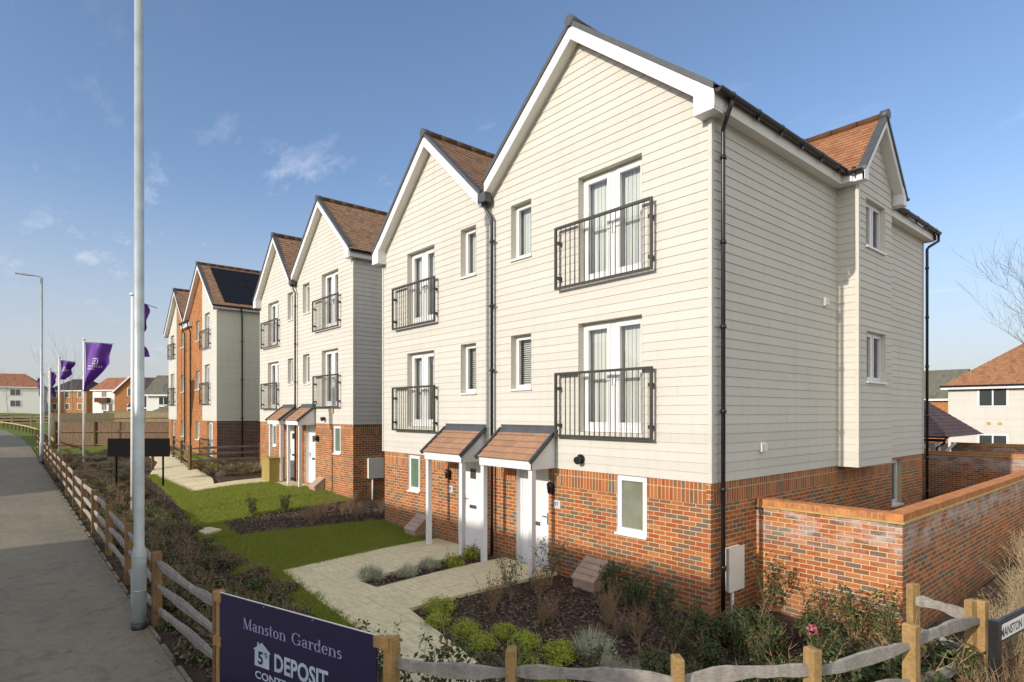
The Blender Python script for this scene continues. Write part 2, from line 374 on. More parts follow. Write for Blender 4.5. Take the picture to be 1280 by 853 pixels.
ABS = {}
def absloc(o): return ABS[o.name] if o is not None else Vector((0, 0, 0))
def put(name, me, parent=None, loc=None):
    o = bpy.data.objects.new(name, me); COL.objects.link(o)
    if parent is not None: o.parent = parent
    if loc is not None: o.location = loc
    ABS[o.name] = absloc(parent)+Vector(o.location); return o
def part(mb, name, mats, parent, label=None):                        # mb in world coordinates
    o = put(name, mb.mesh(name, mats, absloc(parent)), parent)
    if label: o['label'] = label
    return o
def thing(name, label, cat, loc, group=None, rz=0):
    o = put(name, None, None, loc); o.rotation_euler = (0, 0, rz); o.empty_display_size = .3
    o['label'] = label; o['category'] = cat
    if group: o['group'] = group
    return o
def single(mb, name, mats, label, cat, loc=(0, 0, 0), group=None):   # a thing that is one mesh, mb in world coordinates
    o = put(name, mb.mesh(name, mats, loc), None, loc); o['label'] = label; o['category'] = cat
    if group: o['group'] = group
    return o
def struct(mb, name, mats, kind='structure'):
    o = put(name, mb.mesh(name, mats)); o['kind'] = kind; return o
def dup(root, loc, rz=0, sc=1., label=None, group=None, name=None):
    r = root.copy(); COL.objects.link(r); r.location = loc; r.rotation_euler = (0, 0, rz); r.scale = (sc, sc, sc) if not isinstance(sc, tuple) else sc
    if label: r['label'] = label
    if group: r['group'] = group
    for ch in list(root.children):
        c = ch.copy(); COL.objects.link(c); c.parent = r
        for g in list(ch.children):
            d = g.copy(); COL.objects.link(d); d.parent = c
    return r

# ------------------------------------------------------------------ terrain, paths, lawns
def grid_axis(spec):
    out = []
    for a, b, st in spec:
        n = max(1, int(round((b-a)/st))); out += [a+(b-a)*i/n for i in range(n)]
    out.append(spec[-1][1]); return out
gx = grid_axis([(-900, -250, 65), (-250, -60, 6), (-60, -26, 1.5), (-26, 8, .5), (8, 60, 4), (60, 900, 80)])
gy = grid_axis([(-500, -20, 40), (-20, 0, 2), (0, 12, .4), (12, 60, 4), (60, 300, 20), (300, 1200, 90)])
mb = MB(); ny = len(gy)
for x in gx:
    for y in gy: mb.v.append((x, y, T(x, y)-.004*0))
for i in range(len(gx)-1):
    for j in range(ny-1):
        a = i*ny+j; mb.f.append((a, a+ny, a+ny+1, a+1)); mb.m.append(0); mb.uv.append(None); mb.s.append(True)
struct(mb, 'ground', 'ground')

def drape(poly, dz, name, mat, step=.5, kind='structure', skirt=.03):
    bm = bmesh.new(); vs = [bm.verts.new((x, y, 0)) for x, y in poly]; f = bm.faces.new(vs)
    if f.normal.z < 0 or f.calc_area() == 0: pass
    bm.normal_update()
    if f.normal.z < 0: f.normal_flip()
    xs = [p[0] for p in poly]; ys = [p[1] for p in poly]
    for k in range(1, int((max(xs)-min(xs))/step)+1):
        bmesh.ops.bisect_plane(bm, geom=bm.verts[:]+bm.edges[:]+bm.faces[:], plane_co=(min(xs)+k*step, 0, 0), plane_no=(1, 0, 0))
    for k in range(1, int((max(ys)-min(ys))/step)+1):
        bmesh.ops.bisect_plane(bm, geom=bm.verts[:]+bm.edges[:]+bm.faces[:], plane_co=(0, min(ys)+k*step, 0), plane_no=(0, 1, 0))
    for v in bm.verts: v.co.z = T(v.co.x, v.co.y)+dz
    be = [e for e in bm.edges if e.is_boundary]
    r = bmesh.ops.extrude_edge_only(bm, edges=be)
    for v in r['geom']:
        if isinstance(v, bmesh.types.BMVert): v.co.z -= dz+skirt
    bmesh.ops.recalc_face_normals(bm, faces=bm.faces[:])
    me = bpy.data.meshes.new(name); bm.to_mesh(me); bm.free(); me.materials.append(M[mat])
    o = put(name, me); o['kind'] = kind; return o
LAWN1 = [(-24.81, 4.98), (-18.0, 4.62), (-12.97, 4.12), (-12.3, 3.86), (-11.4, 3.9), (-11.02, 4.50), (-13.07, 4.66), (-13.70, 8.97), (-17.0, 9.0), (-17.6, 8.1), (-18.95, 8.1), (-18.85, 5.36), (-24.6, 5.16)]
LAWN2 = [(-11.4, 3.88), (-10.98, 4.55), (-10.2, 8.2), (-7.45, 8.22), (-7.19, 4.33), (-3.42, 4.07), (-2.2, 3.72), (-3.8, 3.45), (-6.40, 3.62), (-9.0, 3.78)]
def inpoly(x, y, poly):
    c = False; n = len(poly)
    for i in range(n):
        x1, y1 = poly[i]; x2, y2 = poly[i-1]
        if (y1 > y) != (y2 > y) and x < (x2-x1)*(y-y1)/(y2-y1)+x1: c = not c
    return c
drape(LAWN1, .05, 'lawn', 'lawn'); drape(LAWN2, .05, 'lawn', 'lawn')
drape([(-34, 7.2), (-28.1, 7.2), (-27.9, 8.4), (-34, 8.4)], .05, 'lawn', 'lawn')
drape([(-7.19, 4.33), (-3.42, 4.05), (-1.9, 3.7), (.35, 2.95), (.9, 3.45), (-.58, 4.56), (-3.49, 5.04), (-3.25, 8.2), (-4.85, 8.2), (-4.85, 5.2), (-5.45, 5.15), (-5.65, 8.2), (-7.42, 8.2)], .06, 'garden_path', 'slab')
drape([(-25.56, 5.14), (-18.9, 5.34), (-19.0, 8.2), (-17.3, 8.3), (-16.7, 9.0), (-20.4, 9.0), (-20.3, 8.3), (-19.9, 6.3), (-21.3, 6.6), (-27.3, 6.95), (-32.5, 7.1), (-32.5, 6.2), (-29.3, 6.1)], .06, 'garden_path', 'slab')
drape([(-21.4, 6.75), (-20.1, 6.6), (-20.4, 8.9), (-21.2, 8.95)], .065, 'planting_bed', 'ground')
# tarmac footway and its edging
def cy(x): return 1.72 if x > -45 else 1.72+.0*x
edge = [(6, 1.72), (-2.0, 1.72), (-36, 1.72), (-50, 1.75), (-62, 1.5), (-75, .6), (-90, -1.6), (-105, -5)]
PATH = edge+[(-118, -12), (-125, -30), (-60, -30), (6, -30)]
drape(PATH, .045, 'footpath', 'tarmac', 2.0)
mb = MB()
for (x0, y0), (x1, y1) in zip(edge, edge[1:]):
    n = max(1, int(math.hypot(x1-x0, y1-y0)/.92))
    for k in range(n):
        a = k/n; b = (k+1)/n-.008/ (n and 1)
        xa, ya, xb, yb = x0+(x1-x0)*a, y0+(y1-y0)*a, x0+(x1-x0)*b, y0+(y1-y0)*b
        j = random.uniform(-.006, .006)
        mb.bar((xa, ya+.035+j, T(xa, ya)-.03), (xb, yb+.035+j, T(xb, yb)-.03), .05, .165)
struct(mb, 'path_kerb', 'kerb_dirty')
# the side road and its pale pavement, right of the view
drape([(5.0, -4), (7.0, -4), (7.0, 60), (5.0, 60)], .10, 'pavement', 'kerb', 3.0)
drape([(7.02, 0), (14, 0), (14, 60), (7.02, 60)], .03, 'side_road', 'tarmac', 3.0)
# the buff paver in the lawn
mb = MB(); z = T(-11.95, 4.15)
mb.hexa([(-12.2, 3.88, z), (-11.5, 3.98, z), (-11.77, 4.42, z), (-12.3, 4.27, z), (-12.2, 3.88, z+.12), (-11.5, 3.98, z+.12), (-11.77, 4.42, z+.12), (-12.3, 4.27, z+.12)])
single(mb, 'paving_slab', 'slab', 'single buff paving slab lying alone in the grass beside the hedge bed', 'paving slab', (-11.95, 4.15, z))
# drain covers on the lawns
for x, y, lb in ((-9.9, 6.6, 'small dark drain cover in the shaded lawn before the nearest houses'), (-15.2, 7.3, 'small dark drain cover in the sunlit lawn of the second pair')):
    mb = MB(); z = T(x, y)+.045; mb.tube([(x, y, z), (x, y, z+.02)], .16, 16)
    single(mb, 'drain_cover', 'black', lb, 'drain cover', (x, y, z))

def blades(polys, n, hmin, hmax, name, mat, w=.006):
    P = []
    for poly, k in zip(polys, n):
        xs = [p[0] for p in poly]; ys = [p[1] for p in poly]; c = 0
        while c < k:
            x = random.uniform(min(xs), max(xs)); y = random.uniform(min(ys), max(ys))
            if inpoly(x, y, poly): P.append((x+random.gauss(0, .035), y+random.gauss(0, .035), T(x, y)+.045)); c += 1
    P = np.array(P); m = len(P); a = RNG.uniform(0, 6.283, m); h = RNG.uniform(hmin, hmax, m); t = RNG.normal(0, .35, (m, 2))*h[:, None]
    dx = np.cos(a)*w; dy = np.sin(a)*w
    V = np.empty((m, 3, 3)); V[:, 0] = P+np.c_[dx, dy, 0*dx]; V[:, 1] = P-np.c_[dx, dy, 0*dx]; V[:, 2] = P+np.c_[t, h]
    me = bpy.data.meshes.new(name); me.from_pydata(V.reshape(-1, 3).tolist(), [], [(3*i, 3*i+1, 3*i+2) for i in range(m)])
    me.materials.append(M[mat]); o = put(name, me); o['kind'] = 'stuff'; return o
blades([LAWN2, LAWN1], [70000, 90000], .025, .075, 'lawn_grass', 'blade')

P_ = []
for poly, k in ((LAWN2, 900), (LAWN1, 1200)):
    c_ = 0
    for i in range(k):                                               # coarser tufts standing above the mown grass, thickest along the edges
        e_ = random.randrange(len(poly)); a_, b_ = poly[e_-1], poly[e_]; t_ = random.random()
        P_.append((a_[0]+(b_[0]-a_[0])*t_+random.gauss(0, .05), a_[1]+(b_[1]-a_[1])*t_+random.gauss(0, .05)))
_t = []
for (x_, y_) in P_:
    for q_ in range(9): _t.append((x_+random.gauss(0, .03), y_+random.gauss(0, .03)))
_P = np.array([(x_, y_, T(x_, y_)+.03) for x_, y_ in _t]); _n = len(_P); _h = RNG.uniform(.04, .11, _n); _a = RNG.uniform(0, 6.28, _n); _l = RNG.normal(0, .45, (_n, 2))*_h[:, None]
_d = np.c_[np.cos(_a), np.sin(_a), 0*_a]*.006; _V = np.stack([_P+_d, _P-_d, _P+np.c_[_l, _h]], 1).reshape(-1, 3)
_me = bpy.data.meshes.new('edge_grass'); _me.from_pydata(_V.tolist(), [], [(3*i, 3*i+1, 3*i+2) for i in range(_n)]); _me.materials.append(M['blade']); put('edge_grass', _me)['kind'] = 'stuff'

# ------------------------------------------------------------------ houses
class Side:                                                          # a wall plane; point(u, off, z), off outwards
    def __init__(s, kind, c): s.k = kind; s.c = c
    def __call__(s, u, off, z):
        if s.k == 'front': return (u, s.c-off, z)
        if s.k == 'right': return (s.c+off, u, z)
        if s.k == 'left': return (s.c-off, u, z)
        if s.k == 'back': return (u, s.c+off, z)
def cuts(lo, hi, holes):                                             # [lo,hi] minus holes
    iv = [(lo, hi)]
    for a, b in holes:
        nv = []
        for p, q in iv:
            if b <= p or a >= q: nv.append((p, q)); continue
            if a > p: nv.append((p, a))
            if b < q: nv.append((b, q))
        iv = nv
    return iv
def boards(mb, P, lo, hi, z0, z1, holes, step=.15, m=0, joints=True):
    """lapped weatherboards; lo(z), hi(z) bound the wall; holes = (u0,u1,z0,z1)"""
    k = 0
    while z0+k*step < z1-1e-6:
        zb = z0+k*step; zt = min(zb+step, z1); k += 1
        es = sorted({zb, zt}|{h for q in holes for h in q[2:] if zb < h < zt})
        ph = (k*1.37+z0*3.1+lo(z0)) % 3.6; js = [lo(z0)+((math.sin(k*91.7+z0*13.1)*43758.5) % 1)*3.6+3.6*q for q in range(-1, 5)] if joints else []
        f = lambda z: .015-.011*(z-zb)/step
        for a, b in zip(es, es[1:]):
            mid = (a+b)/2
            if lo(mid) >= hi(mid): continue
            hs = [(q[0], q[1]) for q in holes if q[2] < mid < q[3]]
            for p, q in cuts(lo(mid), hi(mid), hs+[(j-.0009, j+.0009) for j in js if lo(mid)+.4 < j < hi(mid)-.4]):
                pa = lo(a) if abs(p-lo(mid)) < 1e-6 else p; pb = lo(b) if abs(p-lo(mid)) < 1e-6 else p
                qa = hi(a) if abs(q-hi(mid)) < 1e-6 else q; qb = hi(b) if abs(q-hi(mid)) < 1e-6 else q
                if qb < pb: pb = qb = (pb+qb)/2
                mb.face([P(pa, f(a), a), P(qa, f(a), a), P(qb, f(b), b), P(pb, f(b), b)], m)
                if a == zb: mb.face([P(pa, -.002, a), P(qa, -.002, a), P(qa, f(a), a), P(pa, f(a), a)], m)
def flatwall(mb, P, lo, hi, z0, z1, holes, m=0, off=0.):
    es = sorted({z0, z1}|{h for q in holes for h in q[2:] if z0 < h < z1})
    for a, b in zip(es, es[1:]):
        mid = (a+b)/2; hs = [(q[0], q[1]) for q in holes if q[2] < mid < q[3]]
        L = lo if callable(lo) else (lambda z: lo); H = hi if callable(hi) else (lambda z: hi)
        for p, q in cuts(L(mid), H(mid), hs):
            pa = L(a) if abs(p-L(mid)) < 1e-6 else p; pb = L(b) if abs(p-L(mid)) < 1e-6 else p
            qa = H(a) if abs(q-H(mid)) < 1e-6 else q; qb = H(b) if abs(q-H(mid)) < 1e-6 else q
            mb.face([P(pa, off, a), P(qa, off, a), P(qb, off, b), P(pb, off, b)], m)
def pbox(mb, P, u0, u1, o0, o1, z0, z1, m=0):
    a = P(u0, o0, z0); b = P(u1, o1, z1)
    mb.box(min(a[0], b[0]), max(a[0], b[0]), min(a[1], b[1]), max(a[1], b[1]), z0, z1, m)
def reveal(mb, P, h, depth, m=0, front=.02):
    u0, u1, z0, z1 = h
    for (a, b) in (((u0, z0), (u0, z1)), ((u0, z1), (u1, z1)), ((u1, z1), (u1, z0)), ((u1, z0), (u0, z0))):
        mb.face([P(a[0], front, a[1]), P(b[0], front, b[1]), P(b[0], -depth, b[1]), P(a[0], -depth, a[1])], m)
def window(house, P, h, kind='casement', depth=.13, blind='vertical', sill=True, glassmat='glass', lining='reveal', fw=.055, far=False, room=.5):
    u0, u1, z0, z1 = h
    mb = MB()
    d0, d1 = -depth-.055, -depth
    pbox(mb, P, u0, u0+fw, d0, d1, z0, z1); pbox(mb, P, u1-fw, u1, d0, d1, z0, z1)
    pbox(mb, P, u0+fw, u1-fw, d0, d1, z0, z0+fw); pbox(mb, P, u0+fw, u1-fw, d0, d1, z1-fw, z1)
    panes = [(u0+fw, u1-fw, z0+fw, z1-fw)]
    if kind in ('french', 'double'):
        c = (u0+u1)/2; st = .05 if kind == 'double' else .07
        pbox(mb, P, c-st, c+st, d0, d1, z0+fw, z1-fw)
        panes = [(u0+fw, c-st, z0+fw, z1-fw), (c+st, u1-fw, z0+fw, z1-fw)]
    sw = .075 if kind == 'french' else (.04 if kind != 'fixed' else 0)
    np_ = []
    for a, b, c, d in panes:
        if sw:
            e0, e1 = d0+.005, d1+.014
            bt = sw*1.6 if kind == 'french' else sw
            pbox(mb, P, a, a+sw, e0, e1, c, d); pbox(mb, P, b-sw, b, e0, e1, c, d)
            pbox(mb, P, a+sw, b-sw, e0, e1, c, c+bt); pbox(mb, P, a+sw, b-sw, e0, e1, d-sw, d)
            np_.append((a+sw, b-sw, c+bt, d-sw))
        else: np_.append((a, b, c, d))
    w = part(mb, 'french_window' if kind == 'french' else 'window', 'white', house)
    for a, b, c, d in np_:
        g = MB(); g.face([P(a, -depth-.03, c), P(b, -depth-.03, c), P(b, -depth-.03, d), P(a, -depth-.03, d)])
        part(g, 'pane', glassmat, w)
    if kind == 'french':
        g = MB(); c = (u0+u1)/2; zc = z0+(z1-z0)*.47
        for sg in (-1, 1):
            g.bar(P(c+sg*.035, -depth+.03, zc), P(c+sg*.15, -depth+.03, zc), .02, .02); pbox(g, P, c+sg*.035-.015, c+sg*.035+.015, -depth+.014, -depth+.03, zc-.1, zc+.1)
        part(g, 'handle', 'white', w)
    g = MB(); reveal(g, P, h, depth+.03, 0, .022 if lining == 'reveal' else .001); part(g, 'reveal', lining, w)
    if sill:
        g = MB(); pbox(g, P, u0-.02, u1+.02, -depth, .05, z0-.035, z0+.004); part(g, 'sill', 'white', w)
    if not far and glassmat == 'glass':
        g = MB()
        if blind == 'vertical':
            n = max(2, int((u1-u0+.5)/.085)); W_ = u1-u0+.5
            for i in range(n):
                a = u0-.3+W_*i/n; b = a+W_/n-.003
                g.face([P(a, -depth-.141, z0+.1), P(b, -depth-.135, z0+.1), P(b, -depth-.135, z1-.06), P(a, -depth-.141, z1-.06)])
        elif blind == 'slat':
            n = int((z1-z0-.1)/.045)
            for i in range(n):
                z = z0+.06+i*.045
                g.face([P(u0-.2, -depth-.12, z), P(u1+.05, -depth-.12, z), P(u1+.05, -depth-.15, z+.032), P(u0-.2, -depth-.15, z+.032)])
        elif blind == 'curtain':
            n = 40; ww = (u1-u0)
            for i in range(n):
                t0 = i/n; t1 = (i+1)/n
                if .38 < t0 < .62: continue
                o = lambda t: -depth-.2+.03*math.sin(t*60)
                g.face([P(u0+ww*t0, o(t0), z0+.08), P(u0+ww*t1, o(t1), z0+.08), P(u0+ww*t1, o(t1), z1-.05), P(u0+ww*t0, o(t0), z1-.05)])
        if g.f: part(g, 'blind', 'blind', w)
        r = MB()
        e = room; dd = depth+1.4; q = depth+.07
        A = [(u0-.0, z0-.0), (u1+.0, z0-.0), (u1+.0, z1+.0), (u0-.0, z1+.0)]; B = [(u0-e, z0-.1), (u1+e, z0-.1), (u1+e, z1+.15), (u0-e, z1+.15)]
        for i in range(4):
            j = (i+1) % 4
            r.face([P(A[i][0], -q, A[i][1]), P(A[j][0], -q, A[j][1]), P(B[j][0], -q-.02, B[j][1]), P(B[i][0], -q-.02, B[i][1])])
            r.face([P(B[i][0], -q-.02, B[i][1]), P(B[j][0], -q-.02, B[j][1]), P(B[j][0], -dd, B[j][1]), P(B[i][0], -dd, B[i][1])])
        r.face([P(x, -dd, z) for x, z in B])
        part(r, 'room_lining', 'room', w)
    return w
def rooms(house): pass
BAL = {}
def railing(house, P, u0, u1, z0, z1, off=.12, name='balcony_railing', n=17):
    mb = MB(); t = .045
    pbox(mb, P, u0, u0+t, off-.02, off+.02, z0, z1); pbox(mb, P, u1-t, u1, off-.02, off+.02, z0, z1)
    pbox(mb, P, u0+t, u1-t, off-.025, off+.025, z1-t, z1); pbox(mb, P, u0+t, u1-t, off-.02, off+.02, z0, z0+t)
    r = part(mb, name, 'railing', house)
    for u, sg in ((u0+t, 1), (u1-t, -1)):
        for z in (z0+.22, z1-.3):
            g = MB(); pbox(g, P, min(u-.03*0, u+sg*.05), max(u, u+sg*.05), .02, off, z-.03, z+.03); part(g, 'bracket', 'railing', r)
    key = round(z1-z0, 3)
    if key not in BAL:
        g = MB(); h = z1-z0-2*t; g.tube([(0, 0, 0), (0, 0, h)], .0075, 6); BAL[key] = g.mesh('baluster', 'railing')
    base = absloc(house)
    for i in range(n):
        u = u0+t+(u1-u0-2*t)*(i+1)/(n+1); p = Vector(P(u, off, z0+t))-base
        put('baluster', BAL[key], r, p)
    return r
def porch(house, P, u0, u1, zb, zt, proj, ground, posts, backwall):
    """lean-to canopy: tiled slope, white fascia and cheeks, dark verges, two posts"""
    mb = MB(); n = 5
    A = lambda u, t: Vector(P(u, proj*(1-t)+.02*t, zb+(zt-zb)*t))
    nrm = (A(u1, 0)-A(u0, 0)).cross(A(u0, 1)-A(u0, 0)).normalized()
    for k in range(n):
        t0, t1 = k/n, (k+1)/n
        a, b, c, d = A(u0, t0)+nrm*.028, A(u1, t0)+nrm*.028, A(u1, t1)+nrm*.006, A(u0, t1)+nrm*.006
        vv = k*.17
        mb.face([a, b, c, d], 0, [(0, vv+.003), (u1-u0, vv+.003), (u1-u0, vv+.167), (0, vv+.167)])
        mb.face([A(u0, t0)-nrm*.0, A(u1, t0)-nrm*.0, b, a], 0, [(0, vv+.003), (u1-u0, vv+.003), (u1-u0, vv+.01), (0, vv+.01)])
    r = part(mb, 'porch_canopy', 'porch_tile', house)
    for u in (u0, u1):
        g = MB(); g.bar(A(u, -.05)+nrm*.02, A(u, 1.0)+nrm*.02, .05, .085, up=nrm); part(g, 'verge', 'verge', r)
    g = MB(); a = P(u0, 0, 0); g.face([P(u0, .03, zt), P(u1, .03, zt), P(u1, .03, zt+.11), P(u0, .03, zt+.11)]); g.face([P(u0, .13, zt-.08), P(u1, .13, zt-.08), P(u1, .03, zt+.06), P(u0, .03, zt+.06)])
    part(g, 'lead_flashing', 'verge', r)
    g = MB(); e = .05
    pbox(g, P, u0+e, u1-e, proj-.05, proj-.02, zb-.16, zb-.005)
    for u in (u0+e, u1-e):
        g.face([P(u, proj-.03, zb-.16), P(u, .02, zb-.16), P(u, .02, zt-.02), P(u, proj-.03, zb-.01)])
    g.face([P(u0+e, proj-.03, zb-.155), P(u1-e, proj-.03, zb-.155), P(u1-e, .02, zb-.155), P(u0+e, .02, zb-.155)])
    part(g, 'fascia', 'white', r)
    for u in posts:
        g = MB(); pbox(g, P, u-.05, u+.05, proj-.17, proj-.07, ground, zb-.155); part(g, 'post', 'white', r)
def door(house, P, u0, u1, z0, z1, style=0):
    mb = MB(); f = .06; d = -.11
    pbox(mb, P, u0, u0+f, d-.06, d, z0, z1); pbox(mb, P, u1-f, u1, d-.06, d, z0, z1); pbox(mb, P, u0+f, u1-f, d-.06, d, z1-f, z1)
    pbox(mb, P, u0, u1, d-.06, d+.02, z0-.05, z0)
    fr = MB(); a, b = u0+f, u1-f
    pbox(fr, P, a, b, d-.05, d-.012, z0, z1-f)
    for k in range(1, 4):                                            # planked leaf: grooves as raised strips
        pass
    n = 4
    for k in range(n):
        ua = a+.05+(b-a-.1)*k/n+.006; ub = a+.05+(b-a-.1)*(k+1)/n-.006
        if style == 0: pbox(fr, P, ua, ub, d-.012, d-.006, z0+.1, z1-f-.1)
    o = part(fr, 'front_door', 'door', house); part(mb, 'door_frame', 'white', o)
    g = MB(); reveal(g, P, (u0, u1, z0-.05, z1), .15, 0, .001); part(g, 'reveal', 'white', o)
    c = (a+b)/2
    g = MB(); pbox(g, P, c-.13, c+.13, d-.006, d+.004, z0+.86, z0+.94); part(g, 'letterbox', 'chrome', o)
    g = MB(); hx = b-.07 if style == 0 else a+.07; sg = -1 if style == 0 else 1
    pbox(g, P, hx-.016, hx+.016, d-.006, d+.006, z0+.92, z0+1.15); g.bar(P(hx, d+.04, z0+1.08), P(hx+sg*.12, d+.04, z0+1.08), .02, .02); g.bar(P(hx, d, z0+1.08), P(hx, d+.045, z0+1.08), .02, .02)
    part(g, 'handle', 'chrome', o)
    if style == 1:
        g = MB(); pbox(g, P, c-.1, c+.1, d-.006, d+.003, z0+1.55, z0+1.78); part(g, 'pane', 'dglass', o)
def slope(mb, A, B, C, D, gauge=.15, m=0, lip=.018):
    """tiled slope, eave A->B, ridge D->C; faces outwards"""
    A, B, C, D = map(Vector, (A, B, C, D)); L = (D-A).length; n = max(2, int(round(L/gauge)))
    nrm = (B-A).cross(D-A).normalized()
    if nrm.z < 0: nrm = -nrm
    ud = (B-A).normalized()
    for k in range(n):
        t0, t1 = k/n, (k+1)/n
        a, b, c, d = A+(D-A)*t0, B+(C-B)*t0, B+(C-B)*t1, A+(D-A)*t1
        uv = [((p-A).dot(ud), w) for p, w in ((a, k*.15+.003), (b, k*.15+.003), (c, k*.15+.147), (d, k*.15+.147))]
        q = [a+nrm*lip, b+nrm*lip, c+nrm*.003, d+nrm*.003]
        mb.face(q, m, uv)
        uu = [(uv[0][0], k*.15+.003), (uv[1][0], k*.15+.003), (uv[1][0], k*.15+.01), (uv[0][0], k*.15+.01)]
        mb.face([a-nrm*.004, b-nrm*.004, q[1], q[0]], m, uu)
def downpipe(house, pts, brackets=(), r=.035, name='downpipe', mat='black', ax=(0, 1, 0)):
    mb = MB(); mb.tube(pts, r, 10); o = part(mb, name, mat, house)
    x, y = pts[-1][0], pts[-1][1]
    for z in brackets:
        g = MB(); g.tube([(x, y, z-.03), (x, y, z+.03)], r+.012, 10); g.bar((x-ax[0]*.09, y-ax[1]*.09, z), (x+ax[0]*.09, y+ax[1]*.09, z), .02, .025); part(g, 'bracket', mat, o)
    return o
def gutter(house, p, q, r=.06, fascia_dir=None, nb=0):
    p = Vector(p); q = Vector(q); d = (q-p).normalized(); sx = d.cross(Vector((0, 0, 1))).normalized()
    mb = MB(); n = 8
    for s0, s1, rr, fl in ((p, q, r, 0), (p, q, r*.86, 1)):
        for k in range(n):
            a0 = math.pi*k/n; a1 = math.pi*(k+1)/n
            P0 = lambda c, a: c+sx*math.cos(a)*rr-Vector((0, 0, 1))*math.sin(a)*rr
            fc = [P0(s0, a0), P0(s0, a1), P0(s1, a1), P0(s1, a0)]
            mb.face(fc if not fl else fc[::-1], 0, None, True)
    for c in (p, q):
        mb.face([c+sx*math.cos(math.pi*k/n)*r-Vector((0, 0, 1))*math.sin(math.pi*k/n)*r for k in range(n+1)], 0)
    for sg in (1, -1):
        mb.bar(p+sx*sg*r, q+sx*sg*r, .016, .02)
    o = part(mb, 'gutter', 'black', house)
    for k in range(nb):
        c = p+(q-p)*((k+.5)/nb); g = MB(); a = c-d*.025; b = c+d*.025
        g.tube([a, b], r*1.12, 10); g.bar(c-Vector((0, 0, r*1.1)), c-Vector((0, 0, r*1.9)), .05, .03); part(g, 'bracket', 'black', o)
    return o
def barges(house, Yb, xl, zl, xa, za, xr, zr, depth=.2, thick=.035, boxl=True, boxr=True, soff_to=None, kind='front', verge=.09, boxh=.30, boxw=.34):
    """white bargeboards and soffit of a gable in the plane Yb, and its grey verge caps; (x,z) are the outer (top) line"""
    K = (lambda u, o, z: (u, Yb+o, z)) if kind == 'front' else (lambda u, o, z: (Yb-o, u, z))
    g = MB()
    for (x0, z0) in ((xl, zl), (xr, zr)):
        a, b = (x0, z0), (xa, za)
        for o0, o1 in ((0, thick),):
            P8 = [K(a[0], o0, a[1]-depth), K(b[0], o0, b[1]-depth), K(b[0], o1, b[1]-depth), K(a[0], o1, a[1]-depth), K(a[0], o0, a[1]), K(b[0], o0, b[1]), K(b[0], o1, b[1]), K(a[0], o1, a[1])]
            g.hexa(P8)
    for x0, z0, sg, on in ((xl, zl, 1, boxl), (xr, zr, -1, boxr)):
        if on:                                                       # boxed end at the eaves
            xi = x0+sg*boxw; s = (za-z0)/(xa-x0); zi = z0+s*(xi-x0)
            P8 = [K(x0, -.012, z0-boxh), K(xi, -.012, z0-boxh), K(xi, soff_to, z0-boxh), K(x0, soff_to, z0-boxh), K(x0, -.012, z0-.02), K(xi, -.012, zi-.03), K(xi, soff_to, zi-.03), K(x0, soff_to, z0-.02)]
            g.hexa(P8)
    b = part(g, 'bargeboard', 'white', house)
    g = MB()
    for (x0, z0) in ((xl, zl), (xr, zr)):
        g.face([K(x0, thick, z0-depth+.02), K(xa, thick, za-depth+.02), K(xa, soff_to, za-depth+.02), K(x0, soff_to, z0-depth+.02)])
    part(g, 'soffit', 'soffit', b)
    for (x0, z0) in ((xl, zl), (xr, zr)):
        g = MB(); h = verge
        P8 = [K(x0, -.03, z0-.01), K(xa, -.03, za-.01), K(xa, .12, za-.01), K(x0, .12, z0-.01), K(x0, -.03, z0+h), K(xa, -.03, za+h), K(xa, .12, za+h), K(x0, .12, z0+h)]
        g.hexa(P8); part(g, 'verge_cap', 'verge', b)
    g = MB(); c = K(xa, -.05, za+.06); e = K(xa, .1, za+.06); g.tube([c, e], .105, 12); part(g, 'ridge_end', 'verge', b)
    return b
def ridge(house, p, q, mat='roof', r=.1, parent=None):
    g = MB(); p = Vector(p); q = Vector(q); n = max(2, int((q-p).length/.45))
    for k in range(n):
        a = p+(q-p)*(k/n); b = p+(q-p)*((k+1)/n)
        g.tube([a, b*.98+a*.02], [r, r*.93], 10)
    return part(g, 'ridge_tiles', mat, parent or house)

def brick_wall(mb, P, u0, u1, z0, z1, holes, band=.345, plain_end=.08):
    """brick with a soldier band on top: slot 0 stretcher, slot 1 soldier"""
    zs = z1-band
    flatwall(mb, P, u0, u1, z0, zs, holes, 0)
    hs = holes+[(u0-1, u0+plain_end, zs, z1), (u1-plain_end, u1+1, zs, z1)]
    flatwall(mb, P, u0, u1, zs, z1, hs, 1)
    e = holes
    for a, b in ((u0, u0+plain_end), (u1-plain_end, u1)): flatwall(mb, P, a, b, zs, z1, [h for h in e], 0)

def corner_trim(mb, x, y, sx, z0, z1):                               # narrow cream corner profile
    mb.box(min(x-sx*.035, x+sx*.03), max(x-sx*.035, x+sx*.03), y-.03, y+.035, z0, z1)

